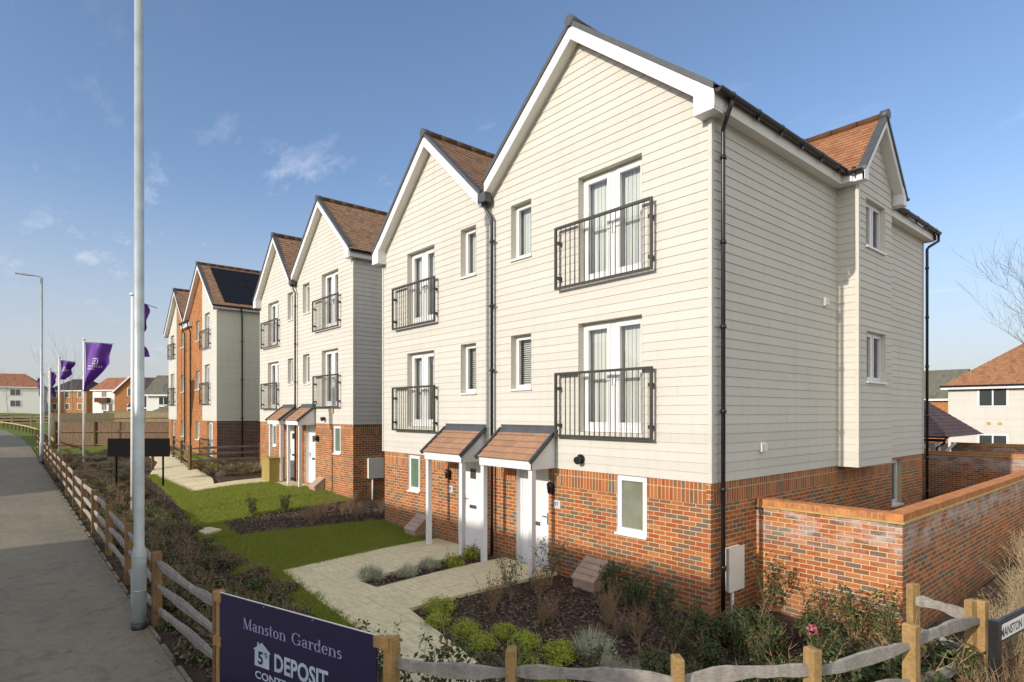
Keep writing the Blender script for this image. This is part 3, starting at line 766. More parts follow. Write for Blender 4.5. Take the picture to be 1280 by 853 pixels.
HOUSES = 'cream and brick gabled houses in the row'
def wall_light(house, P, u, z):
    g = MB(); pbox(g, P, u-.035, u+.035, 0, .03, z-.1, z+.1); p = Vector(P(u, .09, z+.03)); g.tube([p+Vector((0, 0, .12)), p+Vector((0, 0, .08)), p-Vector((0, 0, .1))], [.03, .065, .045], 10); g.bar(P(u, .02, z-.05), P(u, .09, z-.02), .02, .02)
    part(g, 'wall_lamp', 'black', house)
def text_mesh(s, size, mat, mtx, sx=1., extr=.001, align='LEFT', off=0., shear=0, bold=0.):
    cu = bpy.data.curves.new('t', 'FONT'); cu.body = s; cu.size = size; cu.extrude = extr; cu.align_x = align; cu.offset = off; cu.resolution_u = 3; cu.shear = shear
    o = bpy.data.objects.new('t', cu); COL.objects.link(o); bpy.context.view_layer.update()
    me = bpy.data.meshes.new_from_object(o.evaluated_get(bpy.context.evaluated_depsgraph_get()))
    bpy.data.objects.remove(o); bpy.data.curves.remove(cu)
    me.transform(mtx @ Matrix.Diagonal((sx, 1, 1, 1))); me.materials.clear(); me.materials.append(M[mat]); return me
def frame_mtx(origin, ux, uy):
    ux = Vector(ux).normalized(); uy = Vector(uy).normalized(); uz = ux.cross(uy)
    m = Matrix((ux, uy, uz)).transposed().to_4x4(); m.translation = Vector(origin); return m
def number_plate(house, P, u, z, txt):
    g = MB(); pbox(g, P, u-.085, u+.085, 0, .012, z-.08, z+.08); o = part(g, 'number_plate', 'plate', house)
    me = text_mesh(txt, .13, 'black', frame_mtx(Vector(P(u-.07, .014, z-.045))-absloc(house), (1, 0, 0), (0, 0, 1)), .8)
    t = put('numerals', me, o)

# ---- the nearest pair
Y = 8.25; ZC = 2.2
F = Side('front', Y)
def gable(xl, zl, xa, za, xr, zr):
    def lo(z): return xl if z <= zl else xl+(xa-xl)*(z-zl)/(za-zl)
    def hi(z): return xr if z <= zr else xr+(xa-xr)*(z-zr)/(za-zr)
    return lo, hi
# house A: right of the pair
h = thing('terraced_house', 'cream boarded house nearest the viewer, with red brick base and projecting side bay', 'house', (-2.65, 12.0, .1), HOUSES)
HA = h
fw_up = (-2.73, -1.28, 5.68, 7.66); fw_lo = (-2.73, -1.28, 2.93, 4.94); w_up = (-4.66, -4.04, 6.49, 7.64); w_lo = (-4.66, -4.04, 3.77, 4.90)
gw = (-1.83, -1.19, 1.19, 2.197); dr = (-4.51, -3.55, .12, 2.197)
holesF = [fw_up, fw_lo, w_up, w_lo]
lo, hi = gable(-5.32, 8.12, -2.72, 10.33, 0, 8.1)
mb = MB(); boards(mb, F, lo, hi, ZC, 10.33, holesF); corner_trim(mb, 0, Y, 1, ZC, 7.85)
part(mb, 'front_cladding', 'cream', h)
mb = MB(); brick_wall(mb, F, -5.32, 0, -.3, ZC, [gw, dr])
SR = Side('right', 0.)
rearwin = (16.23, 16.92, 1.05, 2.14)
brick_wall(mb, SR, Y, 18.55, -.3, ZC, [rearwin], plain_end=.06)
flatwall(mb, Side('back', 18.55), -10.3, 0, -.3, 8., [])
part(mb, 'brick_wall', ['brick', 'soldier'], h)
mb = MB(); boards(mb, SR, lambda z: Y, lambda z: 12.98, ZC, 7.85, []); boards(mb, SR, lambda z: 14.91, lambda z: 18.55, ZC, 7.85, [(16.2, 16.95, 2.0, 2.17)])
# bay: returns and face
XB = .39
BF = Side('front', 12.98); BR_ = Side('right', XB); BB = Side('back', 14.91)
boards(mb, BF, lambda z: 0., lambda z: XB, ZC-.01, 7.85, []); boards(mb, BB, lambda z: 0., lambda z: XB, ZC-.01, 7.85, [])
bw_up = (13.38, 14.45, 6.68, 7.65); bw_lo = (13.41, 14.50, 3.92, 4.95)
blo, bhi = gable(12.98, 8.1, 13.945, 9.3, 14.91, 8.1)
boards(mb, BR_, blo, bhi, ZC-.01, 9.3, [bw_up, bw_lo])
mb.box(XB-.035, XB+.03, 12.95, 13.015, ZC-.01, 7.85)
mb.face([(0, 12.98, ZC-.01), (XB, 12.98, ZC-.01), (XB, 14.91, ZC-.01), (0, 14.91, ZC-.01)])
mb.box(-.035, .03, 18.52, 18.58, ZC, 7.85)
part(mb, 'side_cladding', 'cream', h)
mb = MB()
for hh, P in ((bw_up, BR_), (bw_lo, BR_)): pass
for q, k, bl in ((fw_up, 'french', 'vertical'), (fw_lo, 'french', 'vertical'), (w_up, 'casement', 'vertical'), (w_lo, 'casement', 'slat')):
    window(h, F, q, k, blind=bl, sill=(k != 'french'))
window(h, F, gw, 'casement', depth=.03, blind=None, glassmat='obscured', lining='white')
for q in (bw_up, bw_lo): window(h, BR_, q, 'double', depth=.08, blind='curtain', room=.3)
window(h, SR, rearwin, 'casement', depth=.1, blind='vertical', lining='mortar')
door(h, F, *dr, style=0)
railing(h, F, -3.25, -.99, 5.63, 6.82); railing(h, F, -3.25, -.99, 2.82, 4.04)
porch(h, F, -4.98, -3.30, 2.36, 2.92, .68, .12, (-4.9, -3.42), None)
wall_light(h, F, -3.42, 1.78); number_plate(h, F, -3.30, 1.50, '97')
g = MB(); p = Vector(F(-2.66, .03, 2.42)); g.tube([p, p+Vector((0, -.02, 0))], .09, 14); g.tube([p+Vector((0, -.02, 0)), p+Vector((0.01, -.12, -.03))], [.06, .075], 12); part(g, 'flood_lamp', 'black', h)
for yy, zz in ((12.32, 5.45), (9.8, 2.70)):
    g = MB(); pbox(g, SR, yy-.055, yy+.055, .01, .07, zz-.08, zz+.08); pbox(g, SR, yy-.045, yy+.045, .07, .1, zz-.06, zz+.05); part(g, 'wall_vent', 'meter', h)
# roof A
Yf = 8.0; Yr = 18.8
def lin(x, x0, z0, x1, z1): return z0+(z1-z0)*(x-x0)/(x1-x0)
eR = (.30, 8.03); rA = (-2.72, 10.47); eL = (-5.36, 8.28)
mb = MB()
slope(mb, (eR[0], Yf, eR[1]), (eR[0], Yr, eR[1]), (rA[0], Yr, rA[1]), (rA[0], Yf, rA[1]))
slope(mb, (eL[0], Yr, eL[1]), (eL[0], Yf, eL[1]), (rA[0], Yf, rA[1]), (rA[0], Yr, rA[1]))
mb.face([(eR[0]-.02, Yr-.1, eR[1]-.05), (rA[0], Yr-.1, rA[1]-.05), (eL[0], Yr-.1, eL[1]-.05), (eL[0], Yr-.1, 7.8), (eR[0]-.02, Yr-.1, 7.8)])
roofA = part(mb, 'roof', 'roof', h)
ridge(h, (rA[0], Yf, rA[1]+.02), (rA[0], Yr, rA[1]+.02), 'roof', parent=roofA)
barges(h, Yf, -5.30, 8.28, -2.72, 10.43, .20, 8.06, soff_to=.26, boxl=False, depth=.27)
# side soffit and fascia
for ya, yb in ((8.26, 12.70), (15.2, 18.75)):
    mb = MB(); mb.box(.0, .168, ya, yb, 7.80, 7.83); mb.box(.168, .205, ya-.26*(ya < 9), yb+.02, 7.80, 8.0)
    if yb > 18: mb.box(-.02, .204, yb+.021, yb+.05, 7.8, 8.0)
    part(mb, 'eaves_fascia', 'soffit', h)
gutter(h, (.275, 7.98, 8.03), (.275, 12.72, 8.03), nb=6); gutter(h, (.275, 15.22, 8.03), (.275, 18.95, 8.03), nb=5)
downpipe(h, [(.275, 8.32, 7.98), (.275, 8.32, 7.85), (.08, 8.46, 7.62), (.08, 8.46, 7.55), (.08, 8.46, .05)], (7.2, 5.9, 4.6, 3.3, 2.1, .9))
downpipe(h, [(.275, 18.9, 7.98), (.275, 18.9, 7.82), (.12, 18.68, 7.66), (.08, 18.66, 7.6), (.08, 18.66, .05)], (7.1, 5.8, 4.5, 3.2, 2.1, 1.2))
# bay roof: ridge along x
mb = MB(); yc = 13.945; ez, rz = 7.98, 9.40; e0, e1 = 12.72, 15.17; xo = .58; s = (rA[1]-eR[1])/(eR[0]-rA[0])
xin = eR[0]-(rz-eR[1])/s
slope(mb, (eR[0]-.05, e0, ez), (xo, e0, ez), (xo, yc, rz), (xin-.1, yc, rz)); slope(mb, (xo, e1, ez), (eR[0]-.05, e1, ez), (xin-.1, yc, rz), (xo, yc, rz))
bayroof = part(mb, 'bay_roof', 'roof_orange', h)
ridge(h, (xo-.02, yc, rz+.02), (xin-.1, yc, rz+.02), 'roof_orange', .08, bayroof)
barges(h, .60, 12.72, ez+.02, yc, rz-.02, 15.17, ez+.02, soff_to=.21, kind='side', depth=.19, verge=.07, boxh=.19, boxw=.2)
mb = MB(); mb.box(.206, .385, 12.70, 12.73, 7.82, 7.97); mb.box(0.0, .385, 12.731, 12.955, 7.82, 7.85); part(mb, 'bay_fascia', 'white', h)
mb = MB(); mb.box(0.0, .575, 14.935, 15.17, 7.82, 7.85); part(mb, 'bay_fascia', 'white', h)
gutter(h, (.28, 12.66, 8.0), (.60, 12.66, 8.0), nb=1)
gutter(h, (.30, 15.23, 8.0), (.64, 15.23, 8.0), nb=1)
rooms(h)
# house B: left of the pair
h = thing('terraced_house', 'cream boarded house with red brick base, left hand house of the nearest pair', 'house', (-7.8, 12.0, .14), HOUSES); HB = h
fu = (-8.88, -7.60, 5.60, 7.47); fl = (-8.88, -7.60, 2.93, 4.84); wu = (-6.47, -5.89, 6.43, 7.55); wl = (-6.47, -5.89, 3.73, 4.87); gb = (-8.85, -8.29, 1.24, 2.17); db = (-6.6, -5.74, .2, 2.197)
lo, hi = gable(-10.2, 7.78, -7.72, 10.04, -5.32, 7.98)
mb = MB(); boards(mb, F, lo, hi, ZC, 10.04, [fu, fl, wu, wl]); corner_trim(mb, -10.2, Y, -1, ZC, 7.6); boards(mb, Side('left', -10.2), lambda z: Y, lambda z: 18.5, ZC, 7.7, [])
part(mb, 'front_cladding', 'cream', h)
mb = MB(); brick_wall(mb, F, -10.14, -5.322, -.3, ZC, [gb, db]); flatwall(mb, Side('left', -10.14), Y, 18.5, -.3, ZC, []); part(mb, 'brick_wall', ['brick', 'soldier'], h)
for q, k, bl in ((fu, 'french', 'vertical'), (fl, 'french', 'vertical'), (wu, 'casement', 'vertical'), (wl, 'casement', 'slat')): window(h, F, q, k, blind=bl, sill=(k != 'french'))
window(h, F, gb, 'casement', depth=.03, blind=None, glassmat='opaque_green', lining='white')
door(h, F, *db, style=1)
railing(h, F, -9.50, -7.42, 5.51, 6.63); railing(h, F, -9.50, -7.42, 2.80, 3.96)
porch(h, F, -7.08, -5.52, 2.36, 2.91, .68, .15, (-7.0, -5.66), None)
wall_light(h, F, -6.93, 1.78); number_plate(h, F, -6.9, 1.45, '99')
rB = (-7.72, 10.18); lB = (-10.42, 7.72); rr = (-5.36, 8.03)
mb = MB()
slope(mb, (rr[0], Yf, rr[1]), (rr[0], Yr, rr[1]), (rB[0], Yr, rB[1]), (rB[0], Yf, rB[1])); slope(mb, (lB[0], Yr, lB[1]), (lB[0], Yf, lB[1]), (rB[0], Yf, rB[1]), (rB[0], Yr, rB[1]))
rf = part(mb, 'roof', 'roof', h); ridge(h, (rB[0], Yf, rB[1]+.02), (rB[0], Yr, rB[1]+.02), 'roof', parent=rf)
barges(h, Yf, -10.38, 7.72, -7.72, 10.14, -5.42, 8.02, soff_to=.26, boxr=False, depth=.27)
mb = MB(); mb.box(-5.50, -5.24, 7.98, 8.16, 7.86, 8.06); o = part(mb, 'hopper', 'verge', h)
downpipe(h, [(-5.36, 8.1, 7.9), (-5.36, 8.1, 7.72), (-5.21, 8.13, 7.5), (-5.21, 8.15, 7.42), (-5.21, 8.15, .1)], (7.0, 5.6, 4.2, 2.6), r=.034, ax=(1, 0, 0))
rooms(h)

# ---- the second pair, set back and a little higher
Y3 = 9.03; Z3 = 2.88; F3 = Side('front', Y3); Yf3 = 8.78
h = thing('terraced_house', 'cream boarded house on the right of the second pair, with shaded green side wall', 'house', (-16.2, 12.5, .5), HOUSES)
fu = (-16.22, -14.85, 6.34, 8.32); fl = (-16.22, -14.85, 3.52, 5.54); wu = (-18.02, -17.38, 7.1, 8.25); wl = (-18.0, -17.38, 4.38, 5.53); gb = (-15.25, -14.68, 1.84, 2.82); db = (-17.75, -16.85, .62, 2.877)
lo, hi = gable(-18.7, 8.55, -16.08, 10.88, -13.69, 8.75)
mb = MB(); boards(mb, F3, lo, hi, Z3, 10.88, [fu, fl, wu, wl]); corner_trim(mb, -13.69, Y3, 1, Z3, 8.5)
part(mb, 'front_cladding', 'cream_b', h)
mb = MB(); S3 = Side('right', -13.69); boards(mb, S3, lambda z: Y3, lambda z: 19., Z3, 8.5, []); part(mb, 'side_cladding', 'cream_b', h)
mb = MB(); brick_wall(mb, F3, -18.7, -13.72, 0, Z3, [gb, db]); brick_wall(mb, Side('right', -13.72), Y3, 19, 0, Z3, []); part(mb, 'brick_wall', ['brick', 'soldier'], h)
for q, k, bl in ((fu, 'french', 'vertical'), (fl, 'french', 'vertical'), (wu, 'casement', 'vertical'), (wl, 'casement', 'slat')): window(h, F3, q, k, blind=bl, sill=(k != 'french'))
window(h, F3, gb, 'casement', depth=.03, blind=None, glassmat='opaque_green', lining='white')
door(h, F3, *db, style=1)
railing(h, F3, -16.84, -14.62, 6.27, 7.42); railing(h, F3, -16.80, -14.62, 3.46, 4.63)
porch(h, F3, -18.15, -16.80, 2.98, 3.50, .68, .55, (-18.05, -16.92), None)
wall_light(h, F3, -16.55, 2.3)
g = MB(); p = Vector(F3(-15.95, .03, 3.07)); g.tube([p, p+Vector((0, -.13, -.03))], [.06, .08], 12); part(g, 'flood_lamp', 'black', h)
g = MB(); pbox(g, F3, -15.33, -15.2, .01, .06, 3.26, 3.44); part(g, 'wall_vent', 'creasing', h)
mb = MB(); rx, rz3 = -16.08, 11.02
slope(mb, (-13.42, Yf3, 8.66), (-13.42, 19.2, 8.66), (rx, 19.2, rz3), (rx, Yf3, rz3)); slope(mb, (-18.7, 19.2, 8.7), (-18.7, Yf3, 8.7), (rx, Yf3, rz3), (rx, 19.2, rz3))
rf = part(mb, 'roof', 'roof', h); ridge(h, (rx, Yf3, rz3+.02), (rx, 19.2, rz3+.02), 'roof', parent=rf)
barges(h, Yf3, -18.65, 8.72, rx, 10.98, -13.52, 8.72, soff_to=.26, boxl=False, depth=.25)
mb = MB(); mb.box(-13.7, -13.5, 9.0, 19.1, 8.44, 8.47); mb.box(-13.53, -13.495, 8.8, 19.1, 8.44, 8.63); part(mb, 'eaves_fascia', 'white', h)
gutter(h, (-13.43, 8.78, 8.66), (-13.43, 19.2, 8.66), nb=0)
rooms(h)
h = thing('terraced_house', 'cream boarded house with brick base, left hand house of the second pair', 'house', (-20.9, 12.5, .6), HOUSES)
fu = (-21.95, -20.68, 6.17, 8.05); fl = (-21.98, -20.68, 3.46, 5.46); wu = (-19.62, -19.05, 7.03, 8.16); wl = (-19.6, -19.05, 4.44, 5.48); gb = (-21.5, -21.0, 1.84, 2.8); db = (-19.8, -18.95, .66, 2.877)
lo, hi = gable(-23.08, 8.3, -20.72, 10.6, -18.7, 8.45)
mb = MB(); boards(mb, F3, lo, hi, Z3, 10.6, [fu, fl, wu, wl]); part(mb, 'front_cladding', 'cream_b', h)
mb = MB(); brick_wall(mb, F3, -23.05, -18.702, 0, Z3, [gb, db]); flatwall(mb, Side('left', -23.05), Y3, 19, 0, 8, []); part(mb, 'brick_wall', ['brick', 'soldier'], h)
for q, k, bl in ((fu, 'french', 'vertical'), (fl, 'french', 'vertical'), (wu, 'casement', 'vertical'), (wl, 'casement', 'slat')): window(h, F3, q, k, blind=bl, sill=(k != 'french'))
window(h, F3, gb, 'casement', depth=.03, blind=None, glassmat='opaque_green', lining='white')
door(h, F3, *db, style=1)
railing(h, F3, -22.6, -20.52, 6.10, 7.25); railing(h, F3, -22.6, -20.6, 3.42, 4.56)
porch(h, F3, -20.15, -18.72, 2.98, 3.50, .68, .6, (-20.05, -18.84), None)
mb = MB(); rx, rz4 = -20.72, 10.74
slope(mb, (-18.7, Yf3, 8.5), (-18.7, 19.2, 8.5), (rx, 19.2, rz4), (rx, Yf3, rz4)); slope(mb, (-23.25, 19.2, 8.28), (-23.25, Yf3, 8.28), (rx, Yf3, rz4), (rx, 19.2, rz4))
rf = part(mb, 'roof', 'roof', h); ridge(h, (rx, Yf3, rz4+.02), (rx, 19.2, rz4+.02), 'roof', parent=rf)
barges(h, Yf3, -23.22, 8.28, rx, 10.70, -18.78, 8.5, soff_to=.26, boxr=False, depth=.25)
mb = MB(); mb.box(-18.86, -18.6, 8.76, 8.94, 8.34, 8.52); part(mb, 'hopper', 'verge', h)
downpipe(h, [(-18.72, 8.88, 8.36), (-18.72, 8.88, 8.2), (-18.6, 8.93, 8.0), (-18.6, 8.93, 7.9), (-18.6, 8.93, .5)], (7.5, 6, 4.5), r=.034, ax=(1, 0, 0))
rooms(h)

# ---- the far pair: brick fronts between boarded ends
Y5 = 8.5; Z5 = 2.85; F5 = Side('front', Y5); Yf5 = 8.25
for nm in (0, 1):
    if nm == 0:
        h = thing('terraced_house', 'orange brick and cream boarded house with black solar roof and sage side wall', 'house', (-31.1, 12., .9), HOUSES)
        xl, xr, xb0, xb1 = -34.2, -28.05, -30.9, -28.05; ra = (-31.0, 11.40); zl, zr = 8.7, 8.72
        fu = (-30.35, -29.35, 6.72, 8.75-.15); fl = (-30.35, -29.35, 3.8, 5.85); wu = (-32.35, -31.6, 7.28, 8.42); wl = (-32.4, -31.5, 4.56, 5.62); g0 = (-32.4, -31.5, 1.78, 2.78); fg = (-29.95, -28.85, .9, 2.8)
        rails = [(-31.0, -29.1, 6.7, 7.7), (-31.0, -29.2, 3.72, 4.88), (-31.0, -29.05, .92, 1.9)]
    else:
        h = thing('terraced_house', 'orange brick and cream boarded house at the far left end of the row', 'house', (-36.8, 12., 1.), HOUSES)
        xl, xr, xb0, xb1 = -39.35, -34.2, -39.35, -37.05; ra = (-36.65, 10.85); zl, zr = 8.4, 8.55
        fu = (-38.7, -37.7, 6.72, 8.2); fl = (-38.7, -37.7, 3.8, 5.75); wu = (-36.0, -35.1, 7.2, 8.25); wl = (-36.0, -35.1, 4.52, 5.55); g0 = (-36.0, -35.1, 1.85, 2.79); fg = (-38.6, -37.7, .95, 2.8)
        rails = [(-39.05, -37.3, 6.7, 7.65), (-39.05, -37.3, 3.75, 4.85)]
    lo, hi = gable(xl, zl-.15, ra[0], ra[1]-.22, xr, zr-.15)
    cl = lambda z: max(lo(z), xb0); ch = lambda z: min(hi(z), xb1)
    mb = MB(); boards(mb, F5, cl, ch, Z5, ra[1]-.2, [fu, fl], .15); part(mb, 'front_cladding', 'cream', h)
    mb = MB()
    if nm == 0: bl = lambda z: lo(z); bh = lambda z: max(lo(z), min(hi(z), xb0))
    else: bl = lambda z: min(hi(z), max(lo(z), xb1)); bh = lambda z: hi(z)
    zz = [Z5]+sorted({q for w_ in (wu, wl) for q in w_[2:]})+[8.5]+[8.5+.25*k for k in range(1, 12)]
    for a, b in zip(zz, zz[1:]):
        if bl((a+b)/2) >= bh((a+b)/2)-.01: continue
        for p, q in cuts(bl((a+b)/2), bh((a+b)/2), [(w_[0], w_[1]) for w_ in (wu, wl) if w_[2] < (a+b)/2 < w_[3]]):
            pa, pb = (bl(a), bl(b)) if p == bl((a+b)/2) else (p, p); qa, qb = (bh(a), bh(b)) if q == bh((a+b)/2) else (q, q)
            mb.face([F5(pa, 0, a), F5(qa, 0, a), F5(qb, 0, b), F5(pb, 0, b)])
    flatwall(mb, F5, xl, xr, .3, Z5, [g0, fg]); flatwall(mb, Side('left', xl), Y5, 20, .3, 8.6, [])
    if nm == 0: flatwall(mb, Side('right', xr), Y5, 20, .3, Z5, [], 1)
    part(mb, 'brick_wall', ['orange_brick', 'purple_brick'], h)
    if nm == 0:
        mb = MB(); boards(mb, Side('right', xr), lambda z: Y5, lambda z: 20., Z5, 8.62, [], .15); part(mb, 'side_cladding', 'sage', h)
    for q, k in ((fu, 'french'), (fl, 'french'), (fg, 'french'), (wu, 'double'), (wl, 'double'), (g0, 'double')): window(h, F5, q, k, blind='curtain' if k == 'french' else 'vertical', sill=(k != 'french'), lining='reveal' if q in (fu, fl) else 'mortar')
    for q in rails: railing(h, F5, *q, n=11)
    mb = MB(); z_e = zr+.02
    slope(mb, (xr+.27, Yf5, z_e), (xr+.27, 20.2, z_e), (ra[0], 20.2, ra[1]), (ra[0], Yf5, ra[1])); slope(mb, (xl-.05, 20.2, zl), (xl-.05, Yf5, zl), (ra[0], Yf5, ra[1]), (ra[0], 20.2, ra[1]))
    rf = part(mb, 'roof', 'roof', h); ridge(h, (ra[0], Yf5, ra[1]+.02), (ra[0], 20.2, ra[1]+.02), 'roof', parent=rf)
    barges(h, Yf5, xl-.05 if nm == 0 else xl-.2, zl, ra[0], ra[1]-.04, xr+.2 if nm == 0 else xr, zr, soff_to=.26, boxl=False, boxr=False, depth=.25)
    if nm == 0:
        E_ = Vector((xr+.27, 0, z_e)); A_ = Vector((ra[0], 0, ra[1])); d = A_-E_; nn = Vector((-d.z, 0, d.x)); nn = nn.normalized() if nn.z > 0 else -nn.normalized()
        for k in range(7):
            g = MB(); ya = 8.85+k*1.60; yb = ya+1.585
            for t0, t1 in ((.075, .495), (.50, .925)):
                p0 = E_+d*t0+nn*.03; p1 = E_+d*t1+nn*.03
                g.hexa([(p0.x, ya, p0.z), (p0.x, yb, p0.z), (p1.x, yb, p1.z), (p1.x, ya, p1.z), (p0.x+nn.x*.03, ya, p0.z+nn.z*.03), (p0.x+nn.x*.03, yb, p0.z+nn.z*.03), (p1.x+nn.x*.03, yb, p1.z+nn.z*.03), (p1.x+nn.x*.03, ya, p1.z+nn.z*.03)])
            part(g, 'solar_panel', 'solar', rf)
        mb = MB(); mb.box(xr, xr+.2, 8.5, 20.1, 8.58, 8.61); mb.box(xr+.17, xr+.205, 8.3, 20.1, 8.58, 8.74); part(mb, 'eaves_fascia', 'white', h)
        gutter(h, (xr+.27, 8.25, 8.75), (xr+.27, 20.2, 8.75))
        downpipe(h, [(xr+.27, 9.6, 8.7), (xr+.27, 9.6, 8.6), (xr+.07, 9.7, 8.35), (xr+.07, 9.7, .6)], (7, 5, 3), ax=(0, 1, 0))
        mb = MB(); mb.box(-35.1, -33.1, 8.3, 8.49, 8.25, 8.5); part(mb, 'valley_fascia', 'white', h)
        gutter(h, (-35.1, 8.24, 8.55), (-33.1, 8.24, 8.55), r=.07)
        for x in (-33.25, -34.6): downpipe(h, [(x, 8.24, 8.5), (x, 8.3, 8.2), (x, 8.42, 7.9), (x, 8.42, .9)], (7, 5, 3), ax=(1, 0, 0))
    rooms(h)

# ---- meter cupboards and gas boxes standing against the walls
def meter_box(x, y0, y1, z0, z1, zg, label, group):
    t = thing('meter_box', label, 'meter box', (x, (y0+y1)/2, zg), group)
    mb = MB(); mb.box(x, x+.09, y0, y1, z0, z1); part(mb, 'cabinet', 'meter', t)
    mb = MB(); mb.box(x+.09, x+.112, y0-.012, y1+.012, z0-.012, z1+.012); part(mb, 'lid', 'meter', t)
    mb = MB(); mb.tube([(x+.06, y0+.16, zg-.1), (x+.06, y0+.16, z0)], .028, 10); part(mb, 'conduit', 'pole', t)
meter_box(.004, 8.60, 9.03, .50, 1.16, 0., 'cream meter cupboard on a white conduit by the black corner downpipe', 'meter cupboards')
meter_box(-13.715, 9.55, 10.1, 1.05, 1.72, .32, 'cream meter cupboard on the shaded side wall of the second pair', 'meter cupboards')
def gas_box(x, y, z, label, w=.5):
    t = thing('gas_meter_box', label, 'gas box', (x, y, z), 'low sloping gas boxes')
    mb = MB(); P = lambda a, b, c: (x+a, y+b, z+c)
    mb.hexa([P(-w/2, -.36, -.05), P(w/2, -.36, -.05), P(w/2, 0, -.05), P(-w/2, 0, -.05), P(-w/2, -.36, .16), P(w/2, -.36, .16), P(w/2, 0, .46), P(-w/2, 0, .46)]); part(mb, 'housing', 'gasbox', t)
    mb = MB(); d = .012
    mb.hexa([P(-w/2-.02, -.39, .15), P(w/2+.02, -.39, .15), P(w/2+.02, 0, .465), P(-w/2-.02, 0, .465), P(-w/2-.02, -.39, .19), P(w/2+.02, -.39, .19), P(w/2+.02, 0, .505), P(-w/2-.02, 0, .505)])
    for k in range(1, 4):
        f = k/4; yy = -.39*(1-f); zz = .192+.315*f; mb.bar(P(-w/2, yy, zz), P(w/2, yy, zz), .03, .012)
    part(mb, 'lid', 'gasbox', t)
gas_box(-2.28, 8.235, .14, 'buff sloping gas box against the brick wall under the nearest house window')
gas_box(-8.15, 8.235, .16, 'buff sloping gas box against the wall behind the left porch post of the nearest pair')
gas_box(-16.25, 9.015, .42, 'buff sloping gas box on the sunlit lawn beside the second pair')
# timber store
t = thing('timber_bin_store', 'small greenish timber store box standing in front of the second porch', 'store box', (-19.3, 8.3, .58))
mb = MB(); x0, x1, y0, y1, z0 = -19.75, -18.85, 8.02, 8.62, .55
n = 6
for k in range(n):
    a = x0+(x1-x0)*k/n; mb.box(a+.004, a+(x1-x0)/n-.004, y0, y0+.02, z0, z0+.92)
for k in range(4):
    a = y0+(y1-y0)*k/4; mb.box(x1-.02, x1, a+.024 if k == 0 else a+.004, a+.146, z0, z0+.92); mb.box(x0, x0+.02, a+.024 if k == 0 else a+.004, a+.146, z0, z0+.92)
part(mb, 'boarding', 'box_wood', t)
mb = MB(); mb.box(x0-.04, x1+.04, y0-.05, y1+.03, z0+.93, z0+.97); part(mb, 'lid', 'box_wood', t)

# ------------------------------------------------------------------ garden walls
def coping_run(mb, p, q, w=.24, z=1.74):
    p = Vector((*p, 0)); q = Vector((*q, 0)); d = (q-p).normalized(); n = int((q-p).length/.0775)
    s = Vector((-d.y, d.x, 0))
    for k in range(n):
        a = p+(q-p)*((k+.06)/n); b = p+(q-p)*((k+.94)/n); j = random.uniform(-.002, .002)
        hw = s*(w/2); zz = Vector((0, 0, z+j)); zt = Vector((0, 0, z+.105+j))
        mb.hexa([a-hw+zz, b-hw+zz, b+hw+zz, a+hw+zz, a-hw+zt, b-hw+zt, b+hw+zt, a+hw+zt], 0)
    hw = s*(w/2-.006); zz = Vector((0, 0, z-.001)); zt = Vector((0, 0, z+.099))
    p = p+d*.02; q = q-d*.02
    mb.hexa([p-hw+zz, q-hw+zz, q+hw+zz, p+hw+zz, p-hw+zt, q-hw+zt, q+hw+zt, p+hw+zt], 1)
t = thing('garden_wall', 'red brick garden wall with brick on edge coping turning the corner beside the nearest house', 'wall', (2.14, 9.64, 0))
mb = MB(); W = .215
GF = Side('front', 9.64); GR = Side('right', 2.14)
flatwall(mb, GF, .0, 2.14, -.3, 1.71, []); flatwall(mb, GR, 9.64, 26.6, -.3, 1.71, [])
flatwall(mb, Side('back', 9.64+W), .0, 2.14-W, -.3, 1.71, []); flatwall(mb, Side('left', 2.14-W), 9.64+W, 26.6, -.3, 1.71, [])
part(mb, 'brickwork', 'wall_brick', t)
mb = MB(); e = .035
mb.box(.002, 2.14+e, 9.64-e, 9.64+W+e, 1.71, 1.74); mb.box(2.14-W-e, 2.14+e, 9.64+W+e+.001, 26.6, 1.71, 1.74); part(mb, 'creasing_tiles', 'creasing', t)
mb = MB(); coping_run(mb, (.01, 9.64+W/2), (2.14-W-.012, 9.64+W/2)); coping_run(mb, (2.14-W/2, 9.63), (2.14-W/2, 26.6))
part(mb, 'coping', ['coping', 'mortar'], t)
for Yw, x0, x1, lb in ((26.7, -6, 14, 'red brick rear garden wall facing the nearest house beyond the yard'), (35., -3.2, 16, 'low red brick wall in front of the white house behind the carport')):
    t = thing('rear_wall', lb, 'wall', ((x0+x1)/2, Yw, 0))
    mb = MB(); flatwall(mb, Side('front', Yw), x0, x1, -.2, 1.71, []); flatwall(mb, Side('back', Yw+W), x0, x1, -.2, 1.71, []); flatwall(mb, Side('left', x0), Yw, Yw+W, -.2, 1.71, []); part(mb, 'brickwork', 'wall_brick', t)
    mb = MB(); mb.box(x0, x1, Yw-e, Yw+W+e, 1.71, 1.74); part(mb, 'creasing_tiles', 'creasing', t)
    mb = MB(); coping_run(mb, (x0, Yw+W/2), (x1, Yw+W/2)); part(mb, 'coping', ['coping', 'mortar'], t)

